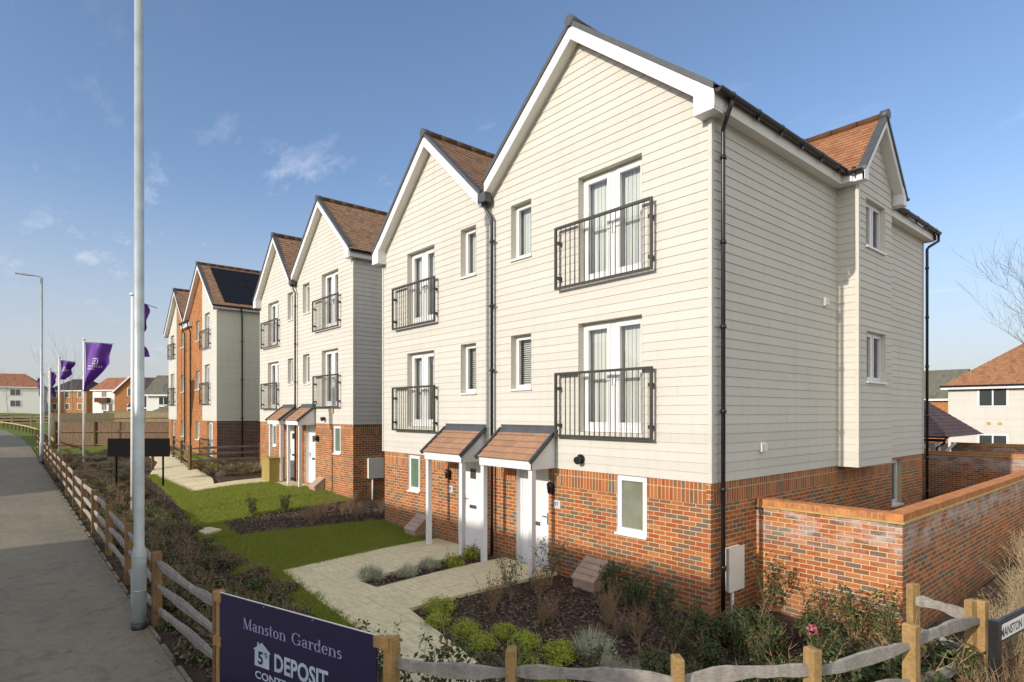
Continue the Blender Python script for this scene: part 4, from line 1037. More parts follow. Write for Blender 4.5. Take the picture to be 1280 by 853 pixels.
# ------------------------------------------------------------------ fences
def cleft_rail(p, q, w=.05, hgt=.12):
    """split chestnut rail: irregular, thinner at both ends"""
    mb = MB(); p = Vector(p); q = Vector(q); d = (q-p).normalized(); s = Vector((0, 0, 1)).cross(d).normalized(); u = d.cross(s)
    n = 11; ph = random.uniform(0, 6); bow = random.uniform(-.05, .05); rings = []
    for i in range(n+1):
        t = i/n; e = min(1, .38+min(t, 1-t)*4.5)
        c = p+(q-p)*t+u*(bow*math.sin(t*math.pi)+random.uniform(-.006, .006))+s*random.uniform(-.004, .004)
        hh = hgt*e*(1+.2*math.sin(ph+t*9)+random.uniform(-.1, .1))/2; ww = w*(.6+.4*e)*(1+random.uniform(-.1, .1))/2
        rings.append([c-s*ww-u*hh*.9, c+s*ww*.8-u*hh, c+s*ww*1.1+u*hh*.2, c+s*ww*.35+u*hh, c-s*ww*.7+u*hh*.85])
    b = len(mb.v)
    for r in rings: mb.v += [tuple(x) for x in r]
    m = 5
    for i in range(n):
        for k in range(m): mb.f.append((b+i*m+k, b+i*m+(k+1) % m, b+(i+1)*m+(k+1) % m, b+(i+1)*m+k)); mb.m.append(0); mb.uv.append(None); mb.s.append(False)
    mb.f.append(tuple(b+k for k in reversed(range(m)))); mb.m.append(0); mb.uv.append(None); mb.s.append(False)
    mb.f.append(tuple(b+n*m+k for k in range(m))); mb.m.append(0); mb.uv.append(None); mb.s.append(False)
    return mb
def post_mb(x, y, z0, z1, w=.1, d=.12, ang=0):
    mb = MB(); c, s = math.cos(ang), math.sin(ang); ch = .012
    def ring(a, b, z): return [(x+c*i*a/2-s*j*b/2, y+s*i*a/2+c*j*b/2, z) for i, j in ((-1, -1), (1, -1), (1, 1), (-1, 1))]
    lx, ly = random.uniform(-.012, .012), random.uniform(-.012, .012)
    A = ring(w, d, z0); B = [(p[0]+lx, p[1]+ly, p[2]) for p in ring(w, d, z1-ch)]; C_ = [(p[0]+lx, p[1]+ly, p[2]) for p in ring(w-2*ch, d-2*ch, z1)]
    for P, Q in ((A, B), (B, C_)):
        for k in range(4): mb.face([P[k], P[(k+1) % 4], Q[(k+1) % 4], Q[k]])
    mb.face(C_); return mb
def rail_fence(posts, label, heights, postmat='post', railmat='cleft', hgt=.125, w=.05, ph=1.15, name='post_and_rail_fence', skip=()):
    t = thing(name, label, 'fence', (posts[0][0], posts[0][1], T(*posts[0])))
    for i, (x, y) in enumerate(posts):
        a = posts[min(i+1, len(posts)-1)]; b = posts[max(i-1, 0)]; ang = math.atan2(a[1]-b[1], a[0]-b[0])
        z = T(x, y); part(post_mb(x, y, z-.2, z+ph, .085, .13, ang), 'post', postmat, t)
    for i, (a, b) in enumerate(zip(posts, posts[1:])):
        if i in skip: continue
        for hh in heights:
            j = random.uniform(-.02, .02)
            d = Vector((b[0]-a[0], b[1]-a[1], 0)).normalized()*.03
            part(cleft_rail((a[0]-d.x, a[1]-d.y, T(*a)+hh+j), (b[0]+d.x, b[1]+d.y, T(*b)+hh-j), w, hgt), 'rail', railmat, t)
    return t
FL = [(-5.57-2.72*k, 1.86+.012*k) for k in range(0, 16)]
rail_fence([(-2.82, 2.03)]+FL, 'long post and rail fence of silvery split timber along the left footpath', (.98, .62, .28), 'brownpost')
FR = [(-.10, 2.84), (.83, 3.54), (1.92, 4.52), (2.60, 5.60), (2.99, 7.0), (3.25, 8.48)]
rail_fence(FR, 'curving post and rail fence of pale timber around the front shrub bed', (.93, .55, .2))
rail_fence([(2.55, 8.66), (3.19, 8.44)], 'short post and rail return fence at the garden wall corner', (.93, .55), skip=())
rail_fence([(-30.1, 6.95), (-27.3, 6.75), (-24.61, 6.5), (-24.2, 9.4)], 'dark post and rail fence beside the path gap before the solar roofed house', (1.0, .72, .42, .15), 'oldpost', 'darkrail', .09, .04, 1.15)
rail_fence([(-26.6, 2.2), (-26.4, 3.9), (-26.6, 5.4)], 'dark post and rail cross fence left of the path gap behind the black board', (1.0, .72, .42, .15), 'oldpost', 'darkrail', .09, .04, 1.2)
# low pale knee rail and ranch fence far up the road
t = thing('knee_rail_fence', 'low pale knee rail along the grass verge where the road bends', 'fence', (-60, 2.6, T(-60, 2.6)))
kr = [(-46, 2.9), (-50, 3.0), (-54, 3.05), (-58, 3.0), (-62, 2.9), (-66, 2.7), (-70, 2.4), (-74, 2.0), (-78, 1.5), (-82, .9), (-86, .2)]
for (a, b) in zip(kr, kr[1:]):
    g = MB(); g.bar((a[0], a[1], T(*a)+.62), (b[0], b[1], T(*b)+.62), .1, .09); part(g, 'rail', 'board_pale', t)
    for f in (0., .5):
        x, y = a[0]+(b[0]-a[0])*f, a[1]+(b[1]-a[1])*f; part(post_mb(x, y, T(x, y)-.1, T(x, y)+.6, .1, .1), 'post', 'oldpost', t)
t = thing('ranch_fence', 'pale three rail ranch fence in front of the far white house', 'fence', (-95, 4, T(-95, 4)))
rp = [(-88+.2*k, -2.2+1.75*k) for k in range(9)]
for i, (x, y) in enumerate(rp):
    z = T(x, y); part(post_mb(x, y, z-.1, z+1.25, .14, .14), 'post', 'board_pale', t)
    if i:
        a = rp[i-1]
        for hh in (.4, .75, 1.1):
            g = MB(); g.bar((a[0], a[1], T(*a)+hh), (x, y, z+hh), .05, .16); part(g, 'rail', 'board_pale', t)
# close boarded fences beyond the row
def board_fence(pts, zt, h, label, mat):
    t = thing('closeboard_fence', label, 'fence', (pts[0][0], pts[0][1], zt-h))
    for a, b in zip(pts, pts[1:]):
        n = int(math.hypot(b[0]-a[0], b[1]-a[1])/.125); g = MB()
        for k in range(n):
            p = [a[0]+(b[0]-a[0])*k/n, a[1]+(b[1]-a[1])*k/n]; q = [a[0]+(b[0]-a[0])*(k+.94)/n, a[1]+(b[1]-a[1])*(k+.94)/n]
            j = random.uniform(-.015, .015); g.bar((p[0], p[1], zt-h/2+j), (q[0], q[1], zt-h/2+j), .02+.008*(k % 2), h)
        part(g, 'boarding', mat, t)
        g = MB(); g.bar((a[0], a[1], zt+.02), (b[0], b[1], zt+.02), .07, .04); part(g, 'capping_rail', mat, t)
        z = zt-h; g = MB()
        for hh in (.35, 1.25): g.bar((a[0]+.05, a[1]-.04, z+hh), (b[0]+.05, b[1]-.04, z+hh), .06, .08)
        part(g, 'arris_rail', mat, t)
        n = max(1, int(math.hypot(b[0]-a[0], b[1]-a[1])/2.4))
        for k in range(n+1):
            x, y = a[0]+(b[0]-a[0])*k/n, a[1]+(b[1]-a[1])*k/n; part(post_mb(x+.06, y-.06, z-.4, zt+.05, .1, .1), 'post', mat, t)
board_fence([(-47.2, 3.1), (-41.2, 9.3), (-40.2, 10.4)], 2.62, 1.9, 'dark brown close boarded fence crossing behind the flagpoles', 'board_brown')
board_fence([(-60.5, 3.6), (-64.2, 8.6)], 3.2, 1.8, 'grey brown boarded fence panel further up, left of the sunlit boarded fence', 'board_pale')
board_fence([(-68.0, 8.2), (-66.5, 14.5)], 3.42, 1.9, 'pale sunlit boarded fence beyond the dark brown fence', 'board_pale')

# ------------------------------------------------------------------ signs
# black board back by the path gap
t = thing('notice_board', 'black rectangular board on posts seen beyond the lamp post', 'board', (-21.8, 4.1, T(-21.8, 4.1)))
mb = MB(); a, b = Vector((-22.6, 3.22, 1.94)), Vector((-21.06, 5.02, 1.94)); mb.bar(a, b, .04, .70); part(mb, 'panel', 'matt', t)
for f in (.12, .88):
    p = a+(b-a)*f; d = Vector((-.76, .65, 0))*.06; part(post_mb(p.x+d.x, p.y+d.y, T(p.x, p.y)-.2, 2.2, .06, .06), 'post', 'matt', t)
# development sign on the fence
t = thing('development_sign', 'navy blue banner sign with lilac and pale blue lettering on timber posts', 'sign', (-1.45, 2.35, 0))
A = Vector((-2.78, 1.98, 0)); B = Vector((-.10, 2.80, 0)); ux = (B-A).normalized(); nz = Vector((0, 0, 1)); nout = ux.cross(nz)
f0 = .165; f1 = 2.70
o0 = A+ux*.055+nout*.06; zt, zb = 1.172, .02
mb = MB(); c0 = A+ux*f0+nout*.05; c1 = A+ux*f1+nout*.05
mb.bar(c0+nz*((zt+zb)/2), c1+nz*((zt+zb)/2), .012, zt-zb); pan = part(mb, 'panel', 'navy', t)
mb = MB(); mb.bar(c0+nz*(zt+.003), c1+nz*(zt+.003), .016, .006); part(mb, 'top_trim', 'pole', pan)
def sign_text(s, u0, u1, z, cap, mat, off=0.):
    me = text_mesh(s, 1., mat, Matrix.Identity(4), 1., .0, off=off)
    xs = [v.co.x for v in me.vertices]; x0, x1 = min(xs), max(xs); hcap = .73
    p = o0+nout*.002+ux*u0+nz*z-absloc(pan)
    me.transform(Matrix.Translation((-x0, 0, 0))); me.transform(Matrix.Diagonal(((u1-u0)/(x1-x0), cap/hcap, 1, 1)))
    me.transform(frame_mtx(p, ux, nz)); return put('lettering', me, pan)
def serif_word(word, u0, u1, z, cap, mat):
    """Roman letters built from thick stems, thin joins, flat serifs and swelling bowls (unit = cap height)"""
    g = MB(); X = 0.; xh = .66; st = .15; th = .055
    def rect(a, b, c, d): g.face([(a, c, 0), (b, c, 0), (b, d, 0), (a, d, 0)])
    def line(p, q, w): g.face([(p[0]-w/2, p[1], 0), (p[0]+w/2, p[1], 0), (q[0]+w/2, q[1], 0), (q[0]-w/2, q[1], 0)])
    def bowl(cx, cy, rx, ry, a0=0, a1=360, tx=st, ty=th):
        n = 20
        for k in range(n):
            a, b = R(a0+(a1-a0)*k/n), R(a0+(a1-a0)*(k+1)/n)
            P = lambda t, i: (cx+math.cos(t)*(rx-i*tx), cy+math.sin(t)*(ry-i*ty), 0)
            g.face([P(a, 1), P(a, 0), P(b, 0), P(b, 1)])
    for ch in word:
        if ch == 'M':
            rect(X+.10, X+.10+th, 0, 1); line((X+.50, 0), (X+.16, 1), st*1.15); line((X+.50, 0), (X+.84, 1), th); rect(X+.78, X+.78+st, 0, 1)
            rect(X, X+.27, 0, .05); rect(X+.68, X+1.03, 0, .05); rect(X, X+.22, .95, 1); rect(X+.80, X+1.03, .95, 1); X += 1.10
        elif ch == 'a':
            bowl(X+.23, .20, .23, .21); rect(X+.34, X+.34+st, .05, .47); bowl(X+.26, .46, .23, .22, 0, 165, st*.9, th); rect(X+.40, X+.58, 0, .05); X += .62
        elif ch == 'n':
            rect(X+.08, X+.08+st, 0, xh); bowl(X+.37, .42, .28, .25, 0, 150); rect(X+.50, X+.65, 0, .44); rect(X, X+.31, 0, .05); rect(X+.42, X+.73, 0, .05); rect(X, X+.2, xh-.05, xh); X += .78
        elif ch == 's':
            bowl(X+.21, .48, .19, .185, 30, 270, st*.8, st*.6); bowl(X+.21, .19, .20, .20, -150, 90, st*.8, st*.6); X += .47
        elif ch == 't':
            rect(X+.10, X+.10+st, .08, .92); rect(X, X+.40, xh-.06, xh); bowl(X+.28, .13, .18, .14, 180, 310, st*.8, th); X += .46
        elif ch == 'o': bowl(X+.29, xh/2, .29, xh/2+.015); X += .64
        elif ch == 'G':
            bowl(X+.44, .5, .44, .515, 38, 345); rect(X+.70, X+.70+st, .04, .44); rect(X+.58, X+.93, .40, .45); rect(X+.75, X+.80, .70, .98); X += 1.0
        elif ch == 'r':
            rect(X+.08, X+.08+st, 0, xh); rect(X, X+.33, 0, .05); rect(X, X+.2, xh-.05, xh); bowl(X+.37, .45, .17, .21, 40, 150, .1, th); bowl(X+.44, .56, .075, .075, 0, 360, .075, .075); X += .54
        elif ch == 'd':
            bowl(X+.28, xh/2, .28, xh/2+.015); rect(X+.42, X+.42+st, 0, 1); rect(X+.33, X+.5, .95, 1); rect(X+.5, X+.66, 0, .05); X += .70
        elif ch == 'e':
            bowl(X+.28, xh/2, .28, xh/2+.015, 10, 325); rect(X+.1, X+.54, xh/2-.0, xh/2+.05); X += .60
        else: X += .32
    me = g.mesh('lettering', mat); p = o0+nout*.002+ux*u0+nz*z-absloc(pan)
    me.transform(Matrix.Diagonal(((u1-u0)/X, cap, 1, 1))); me.transform(frame_mtx(p, ux, nz)); return put('lettering', me, pan)
serif_word('Manston', .574, 1.335, .845, .125, 'lilac')
serif_word('Gardens', 1.42, 2.19, .845, .125, 'lilac')
sign_text('DEPOSIT', 1.131, 1.985, .495, .19, 'iceblue', .03)
sign_text('CONTRIBUTION', .794, 1.985, .345, .085, 'iceblue', .025)
sign_text('AVAILABLE', .794, 1.985, .16, .12, 'navy', .02) if False else None
mb = MB(); Q = lambda u, z, o=.003: tuple(o0+nout*o+ux*u+nz*z)
mb.face([Q(.79, .48), Q(1.045, .48), Q(1.045, .655), Q(1.075, .655), Q(.918, .752), Q(.865, .72), Q(.865, .745), Q(.835, .745), Q(.835, .70), Q(.76, .655), Q(.79, .655)])
ic = part(mb, 'house_emblem', 'iceblue', pan)
me = text_mesh('5', 1., 'navy', Matrix.Identity(4), 1., 0., off=.03); me.transform(Matrix.Diagonal((.20, .19, 1, 1))); me.transform(frame_mtx(Vector(Q(.845, .515, .005))-absloc(pan), ux, nz)); put('lettering', me, pan)
me = text_mesh('%', 1., 'navy', Matrix.Identity(4), 1., 0., off=.01); me.transform(Matrix.Diagonal((.075, .08, 1, 1))); me.transform(frame_mtx(Vector(Q(.965, .60, .005))-absloc(pan), ux, nz)); put('lettering', me, pan)
for u, w in ((.06, .07), (2.80-.03, .09)):
    p = o0-nout*.05+ux*u; mb = MB(); mb.bar(p+nz*-.2, p+nz*1.175, w, .07, up=nout); part(mb, 'post', 'timber', t)
for u0, u1, z in ((.0, .14, 1.12), (.0, .14, .60), (2.62, 2.8, 1.12)):
    mb = MB(); mb.bar(o0+ux*u0+nz*z-nout*.004, o0+ux*u1+nz*z-nout*.004, .03, .11); part(mb, 'batten', 'timber', t)
for u in (.125, .95, 1.75, 2.62):
    mb = MB(); p = o0+ux*u+nz*1.15; mb.tube([p, p+nout*.006], .012, 10); part(mb, 'screw', 'chrome', pan)
# street name plate
t = thing('street_name_sign', 'black framed white street name plate at the right edge by the dry grass', 'street sign', (3.48, 7.95, 0))
sd = Vector((.124, .992, 0)); sn = sd.cross(nz)
for k in (0., 1.35):
    p = Vector((3.48, 7.95, 0))+sd*k; mb = MB(); mb.bar(p+nz*-.2, p+nz*1.1, .09, .09, up=sn); part(mb, 'post', 'black', t)
q0 = Vector((3.48, 7.95, 0))+sd*.045+sn*.02; q1 = Vector((3.48, 7.95, 0))+sd*1.305+sn*.02
mb = MB(); mb.bar(q0+nz*.98, q1+nz*.98, .03, .24); fr = part(mb, 'frame', 'black', t)
mb = MB(); mb.bar(q0+sd*.0+sn*.017+nz*.965, q1-sd*.03+sn*.017+nz*.965, .006, .155); pl = part(mb, 'plate', 'sign_white', t)
adv = -.02
for wd in ('MANSTON', 'DRIVE'):
    me = text_mesh(wd, 1., 'black', Matrix.Identity(4), 1., 0., off=.012); me.transform(Matrix.Diagonal((.128, .138, 1, 1))); wx = max(v_.co.x for v_ in me.vertices)
    me.transform(frame_mtx(q0+sd*adv+sn*.0215+nz*.915-absloc(pl), sd, nz)); put('lettering', me, pl); adv += wx+.05

# ------------------------------------------------------------------ lamps and flagpoles
def lamp_post(x, y, H, label, base_r=.098, top_r=.062, mid_r=.07):
    z = T(x, y); t = thing('street_lamp', label, 'street lamp', (x, y, z), 'street lamps on the footpath')
    mb = MB(); mb.tube([(x, y, z-.1), (x, y, z+1.12), (x, y, z+1.2), (x, y, z+1.3), (x, y, z+H)], [base_r, base_r, base_r*.95, mid_r, top_r], 20); sh = part(mb, 'column', 'galvpaint', t)
    mb = MB(); mb.tube([(x, y, z-.02), (x, y, z+.155)], base_r+.006, 20); part(mb, 'base_ring', 'black', t)
    mb = MB(); mb.box(x-.03+.0, x+.03, y-base_r-.006, y-base_r+.03, z+.42, z+.95); part(mb, 'door', 'galvpaint', sh)
    for q in (.62, 1.13): mb = MB(); mb.tube([(x, y, z+q), (x, y, z+q+.014)], base_r+.003, 20); part(mb, 'seam_ring', 'galv', sh)
    mb = MB(); mb.tube([(x, y, z+H-.05), (x, y-.1, z+H+.03), (x, y-.5, z+H+.06)], .03, 10); arm = part(mb, 'arm', 'galv', t)
    mb = MB(); mb.hexa([(x-.13, y-.45, z+H+.02), (x+.13, y-.45, z+H+.02), (x+.1, y-1.1, z+H+.05), (x-.1, y-1.1, z+H+.05), (x-.1, y-.45, z+H+.11), (x+.1, y-.45, z+H+.11), (x+.07, y-1.08, z+H+.1), (x-.07, y-1.08, z+H+.1)]); part(mb, 'lantern', 'galv', t)
lamp_post(-5.49, 1.61, 10.32, 'tall grey steel street lamp column in the foreground with thick base')
lamp_post(-35.85, 1.80, 10.0, 'slim grey street lamp far up the path with its lantern visible')
def flagpole(x, y, H, w, hgt, ang, style, label, amp=.1):
    z = T(x, y); t = thing('flagpole', label, 'flagpole', (x, y, z), 'white flagpoles with purple flags')
    mb = MB(); mb.tube([(x, y, z-.1), (x, y, z+H)], [.06, .05], 12); part(mb, 'pole', 'pole', t)
    mb = MB(); mb.tube([(x, y, z+H), (x, y, z+H+.05), (x, y, z+H+.09)], [.085, .085, .03], 12); part(mb, 'cap', 'pole', t)
    d = Vector((math.cos(ang), math.sin(ang), 0)); n = Vector((-d.y, d.x, 0)); p0 = Vector((x, y, z+H-.12))+d*.07
    mb = MB(); mb.tube([p0+Vector((0, 0, .0))-d*.05, p0+d*(w*1.12)-Vector((0, 0, .12))], .012, 6); part(mb, 'flag_arm', 'black', t)
    nu, nv = 26, 22
    def F_(u, v):
        if style == 0:                                               # full flag, free corner folded back
            wv = w*(1-.18*v-.12*math.sin(v*9)*v) ; b = 1-.0*v
            cut = 1.0 if v < .4 else max(.03, 1-(v-.4)/.6)
            ww = wv*cut*(1-.1*v)
        elif style == 1: ww = w*(1-.45*v)*(1+.1*math.sin(v*11)); cut = 1
        else: ww = w*(.55+.2*math.sin(v*7)+.1*math.sin(v*17)); cut = 1
        px = u*ww; f = amp*math.sin(u*7+v*4.)*(.3+u)+amp*.8*math.sin(v*6-u*3)*u
        return p0+d*px+n*f-Vector((0, 0, .03+v*hgt*(1-.0*u)+.1*u*(1-v)))
    g = MB(); b0 = 0
    for j in range(nv+1):
        for i in range(nu+1): g.v.append(tuple(F_(i/nu, j/nv)))
    for j in range(nv):
        for i in range(nu): a = j*(nu+1)+i; g.f.append((a, a+1, a+nu+2, a+nu+1)); g.m.append(0); g.uv.append(None); g.s.append(True)
    fl = part(g, 'flag', 'flag', t)
    if style < 2:                                                    # pale emblem: slanted square outline with a small mark, and lettering below
        g = MB(); q = lambda u, v: F_(u, v)+n*(-.012)
        def strip(a, b, th):
            m = 6
            for k in range(m):
                u0, v0 = a[0]+(b[0]-a[0])*k/m, a[1]+(b[1]-a[1])*k/m; u1, v1 = a[0]+(b[0]-a[0])*(k+1)/m, a[1]+(b[1]-a[1])*(k+1)/m
                if abs(b[0]-a[0])*w > abs(b[1]-a[1])*hgt: g.face([q(u0, v0-th/hgt), q(u1, v1-th/hgt), q(u1, v1+th/hgt), q(u0, v0+th/hgt)])
                else: g.face([q(u0-th/w, v0), q(u0+th/w, v0), q(u1+th/w, v1), q(u1-th/w, v1)])
        for a, b in (((.37, .32), (.60, .32)), ((.60, .32), (.56, .43)), ((.56, .43), (.35, .43)), ((.35, .43), (.37, .32)), ((.43, .35), (.46, .40)), ((.46, .40), (.53, .34))): strip(a, b, .016)
        for k in range(9): strip((.14+k*.068, .475), (.14+k*.068+.028, .475), .028); strip((.14+k*.068, .50), (.14+k*.068+.045, .50), .009)
        strip((.14, .54), (.52, .54), .012)
        part(g, 'flag_emblem', 'flagw', fl)
A_C = math.atan2(.76, .65)
flagpole(-15.39, 2.98, 6.5, .62, 1.6, A_C+1.2, 2, 'white flagpole mostly hidden behind the foreground street lamp', .12)
flagpole(-33.57, 3.45, 6.6, 1.45, 2.55, A_C-.1, 0, 'white flagpole flying a large open purple flag with a pale emblem', .17)
flagpole(-39.87, 2.81, 5.95, .80, 1.15, A_C, 1, 'white flagpole with a small crumpled purple flag', .16)
flagpole(-43.97, 2.57, 5.4, .40, 1.5, A_C+.9, 2, 'thin white flagpole with a dark furled flag behind the far street lamp', .1)
flagpole(-50.5, 2.55, 5.2, .55, 1.5, A_C+2.9, 2, 'farthest flagpole showing a strip of bright purple flag', .1)

# ------------------------------------------------------------------ far houses
def lpart(mb, name, mats, parent): return put(name, mb.mesh(name, mats), parent)
def far_house(label, loc, rz, w, d, eave, ridge_h, wallm, roofm, wins=(), hip=0., gable_front=False, extra=None):
    """local frame: front face at y = 0 facing -y, x from 0 to w, depth d"""
    t = thing('house', label, 'house', loc, None, rz)
    mb = MB(); mb.box(0, w, 0, d, -1.5, eave); 
    if gable_front: mb.face([(0, 0, eave), (w, 0, eave), (w/2, 0, ridge_h-.1)]); mb.face([(0, d, eave), (w, d, eave), (w/2, d, ridge_h-.1)])
    elif hip == 0: mb.face([(0, 0, eave), (0, d, eave), (0, d/2, ridge_h-.1)]); mb.face([(w, 0, eave), (w, d, eave), (w, d/2, ridge_h-.1)])
    lpart(mb, 'wall', wallm, t)
    mb = MB(); o = .35; e = eave-.02
    if gable_front:
        slope(mb, (-o, d+o, e-.2), (-o, -o, e-.2), (w/2, -o, ridge_h), (w/2, d+o, ridge_h), .3); slope(mb, (w+o, -o, e-.2), (w+o, d+o, e-.2), (w/2, d+o, ridge_h), (w/2, -o, ridge_h), .3)
    else:
        slope(mb, (-o, -o, e), (w+o, -o, e), (w+o*(hip == 0)-hip, d/2, ridge_h), (-o*(hip == 0)+hip, d/2, ridge_h), .3)
        slope(mb, (w+o, d+o, e), (-o, d+o, e), (-o*(hip == 0)+hip, d/2, ridge_h), (w+o*(hip == 0)-hip, d/2, ridge_h), .3)
        if hip:
            slope(mb, (w+o, -o, e), (w+o, d+o, e), (w-hip, d/2+.01, ridge_h), (w-hip, d/2-.01, ridge_h), .3); slope(mb, (-o, d+o, e), (-o, -o, e), (hip, d/2-.01, ridge_h), (hip, d/2+.01, ridge_h), .3)
    rf = lpart(mb, 'roof', roofm, t)
    mb = MB()
    if gable_front:
        for x0, sg in ((-o, 1), (w+o, -1)): mb.bar((x0, -o-.02, e-.25), (w/2, -o-.02, ridge_h-.08), .05, .22)
    else: mb.box(-o+.02, w+o-.02, -o-.02, -o+.03, e-.22, e-.02)
    lpart(mb, 'fascia', 'white', rf)
    for (face, u0, u1, z0, z1, cols) in wins:
        g = MB(); pn = MB(); f = .07
        P = {'f': lambda u, q, z: (u, -q, z), 'r': lambda u, q, z: (w+q, u, z), 'l': lambda u, q, z: (-q, u, z)}[face]
        pbox(g, P, u0-f, u1+f, .0, .05, z0-f, z1+f); a = lpart(g, 'window', 'white', t)
        for k in range(cols):
            ua = u0+(u1-u0)*k/cols+.04; ub = u0+(u1-u0)*(k+1)/cols-.04; pbox(pn, P, ua, ub, .05, .06, z0, z1)
        lpart(pn, 'pane', 'dglass', a)
    return t
def std_wins(w, n, z=(1.0, 2.2), z2=(3.6, 4.8), cols=2):
    out = []
    for k in range(n):
        c = w*(k+.5)/n
        out += [('f', c-.55, c+.55, z[0], z[1], cols), ('f', c-.55, c+.55, z2[0], z2[1], cols)]
    return out
# up the road, beyond the fences
far_house('far white house with red hipped roof behind the ranch fence at the left edge', (-158.0, -3.4, 3.4), R(80), 10.5, 9, 5.3, 8.2, 'render_white', 'roof_red', [('f', 1.5+4*k, 3.2+4*k, z, z+1.2, 2) for k in range(2) for z in (1.2, 3.5)]+[('l', 2, 4, 1.2, 2.4, 2)], hip=3.2)
far_house('red roofed house partly cut off by the left edge', (-176.0, -14.5, 3.6), R(85), 10, 9, 5.3, 8.4, 'render_white', 'roof_red', [('f', 6, 8, 3.5, 4.7, 2)], hip=3.)
far_house('far orange brick house with dark hipped roof between the flagpoles', (-159.5, 8.4, 3.0), R(40), 9.5, 7, 5.1, 7.7, 'orange_brick', 'roof_dark', std_wins(9.5, 3, cols=1), hip=2.8)
t = far_house('far white rendered house with red roof and tile hung bay', (-139., 14.3, 2.8), R(40), 5.2, 8, 5., 7.6, 'render_white', 'roof_red', std_wins(5.2, 1, cols=3)+[('f', 3.6, 4.6, .2, 2.2, 1)], hip=0)
mb = MB(); mb.box(1.2, 4.0, -.9, 0, 2.5, 3.4); lpart(mb, 'tile_hung_bay', 'roof_red', t)
t = far_house('far white rendered house with red roof and small gabled porch', (-134.5, 18.2, 2.8), R(40), 5.2, 8, 5., 7.6, 'render_white', 'roof_red', std_wins(5.2, 1, cols=3), hip=0)
mb = MB(); slope(mb, (-.2, 0, 2.4), (-.2, -1.2, 2.4), (1, -1.2, 3.4), (1, 0, 3.4), .3); slope(mb, (2.2, -1.2, 2.4), (2.2, 0, 2.4), (1, 0, 3.4), (1, -1.2, 3.4), .3); mb.face([(0, -1.1, 2.3), (2, -1.1, 2.3), (1, -1.1, 3.3)]); lpart(mb, 'porch_canopy', 'roof_red', t)
far_house('orange brick gabled house with white verge half hidden by the foreground lamp', (-110., 14.3, 2.4), R(60), 5, 8, 4.2, 6.9, 'orange_brick', 'roof_red', std_wins(5, 1), gable_front=True)
far_house('house with a large plain dark roof coming low beyond the pale fence', (-101., 15.2, 2.2), R(50), 9, 10, 1.9, 6.6, 'orange_brick', 'roof_dark', std_wins(9, 2, (.5, 1.5), (.5, 1.5)))
far_house('house with a grey green roof rising behind the farthest house of the row', (-82., 14.2, 1.9), R(58), 8, 8, 3.7, 6.3, 'render_white', 'roof_grey', std_wins(8, 2, (1, 2.1), (2.4, 3.3)))
far_house('low orange brick house end beside the farthest house of the row', (-73.5, 13.2, 1.6), R(55), 6, 5, 1.6, 2.9, 'orange_brick', 'roof_grey', [('f', 1, 1.8, .4, 1.3, 1)], hip=1.6)
# behind the rear garden walls
far_house('white rendered house with orange hipped roof behind the rear walls', (-6.1, 46.8, .1), 0, 14, 11, 4.9, 9.4, 'cream', 'roof_orange', [('f', 1.6, 3.0, 3.62, 4.72, 2), ('f', 1.6, 3.0, .7, 1.76, 2), ('f', 8, 9.4, 3.62, 4.72, 2)], hip=5.6)
wh = COL.objects[[o.name for o in COL.objects if o.get('label', '').startswith('white rendered house with orange hipped')][0]]
wh['label'] = 'cream boarded house with orange hipped roof behind the rear walls'
mb = MB(); boards(mb, lambda u, o, z: (u, -o-.002, z), lambda z: 0., lambda z: 14., .0, 4.9, [(1.53, 3.07, 3.55, 4.79), (1.53, 3.07, .63, 1.83), (7.93, 9.47, 3.55, 4.79)]); lpart(mb, 'cladding', 'cream', wh)
for u in (2.0, 2.55): mb = MB(); mb.box(u, u+.2, -.06, 0, 2.45, 2.6); lpart(mb, 'wall_vent', 'creasing', wh)
mb = MB(); mb.tube([(-.35, -.42, 4.86), (14.35, -.42, 4.86)], .06, 8); lpart(mb, 'gutter', 'black', wh)
far_house('brown brick house with grey roof glimpsed beyond the carport', (-22, 71.5, .2), 0, 10.5, 9, 4.5, 7.6, 'orange_brick', 'roof_grey', [], hip=0)
t = thing('carport', 'open carport with plum tiled roof and white braced posts over the rear wall', 'carport', (-6.5, 31.5, .14))
mb = MB(); slope(mb, (-11, 29.2, 2.28), (-1.95, 29.2, 2.28), (-4.2, 32.2, 4.3), (-8.5, 32.2, 4.3), .3); slope(mb, (-1.95, 29.2, 2.28), (-1.95, 35., 2.28), (-4.2, 32.21, 4.3), (-4.2, 32.2, 4.3), .3); slope(mb, (-1.95, 35, 2.28), (-11, 35., 2.28), (-8.5, 32.2, 4.3), (-4.2, 32.2, 4.3), .3); rf = part(mb, 'roof', 'roof_plum', t)
mb = MB(); mb.box(-10.8, -2.1, 29.3, 29.4, 2.08, 2.2); part(mb, 'beam', 'black', t)
gutter(t, (-11, 29.12, 2.3), (-1.9, 29.12, 2.3))
for x in (-2.35, -4.6, -6.9, -9.2):
    mb = MB(); mb.box(x-.08, x+.08, 29.3, 29.46, 0, 2.08); pst = part(mb, 'post', 'white', t)
    mb = MB()
    for sg in (-1, 1): mb.bar((x, 29.38, 1.35), (x+sg*.6, 29.38, 2.05), .1, .1)
    part(mb, 'brace', 'white', pst)
downpipe(t, [(-2.0, 29.12, 2.25), (-2.1, 29.2, 2.0), (-2.35, 29.26, 1.85), (-2.35, 29.26, .2)], (), .04)
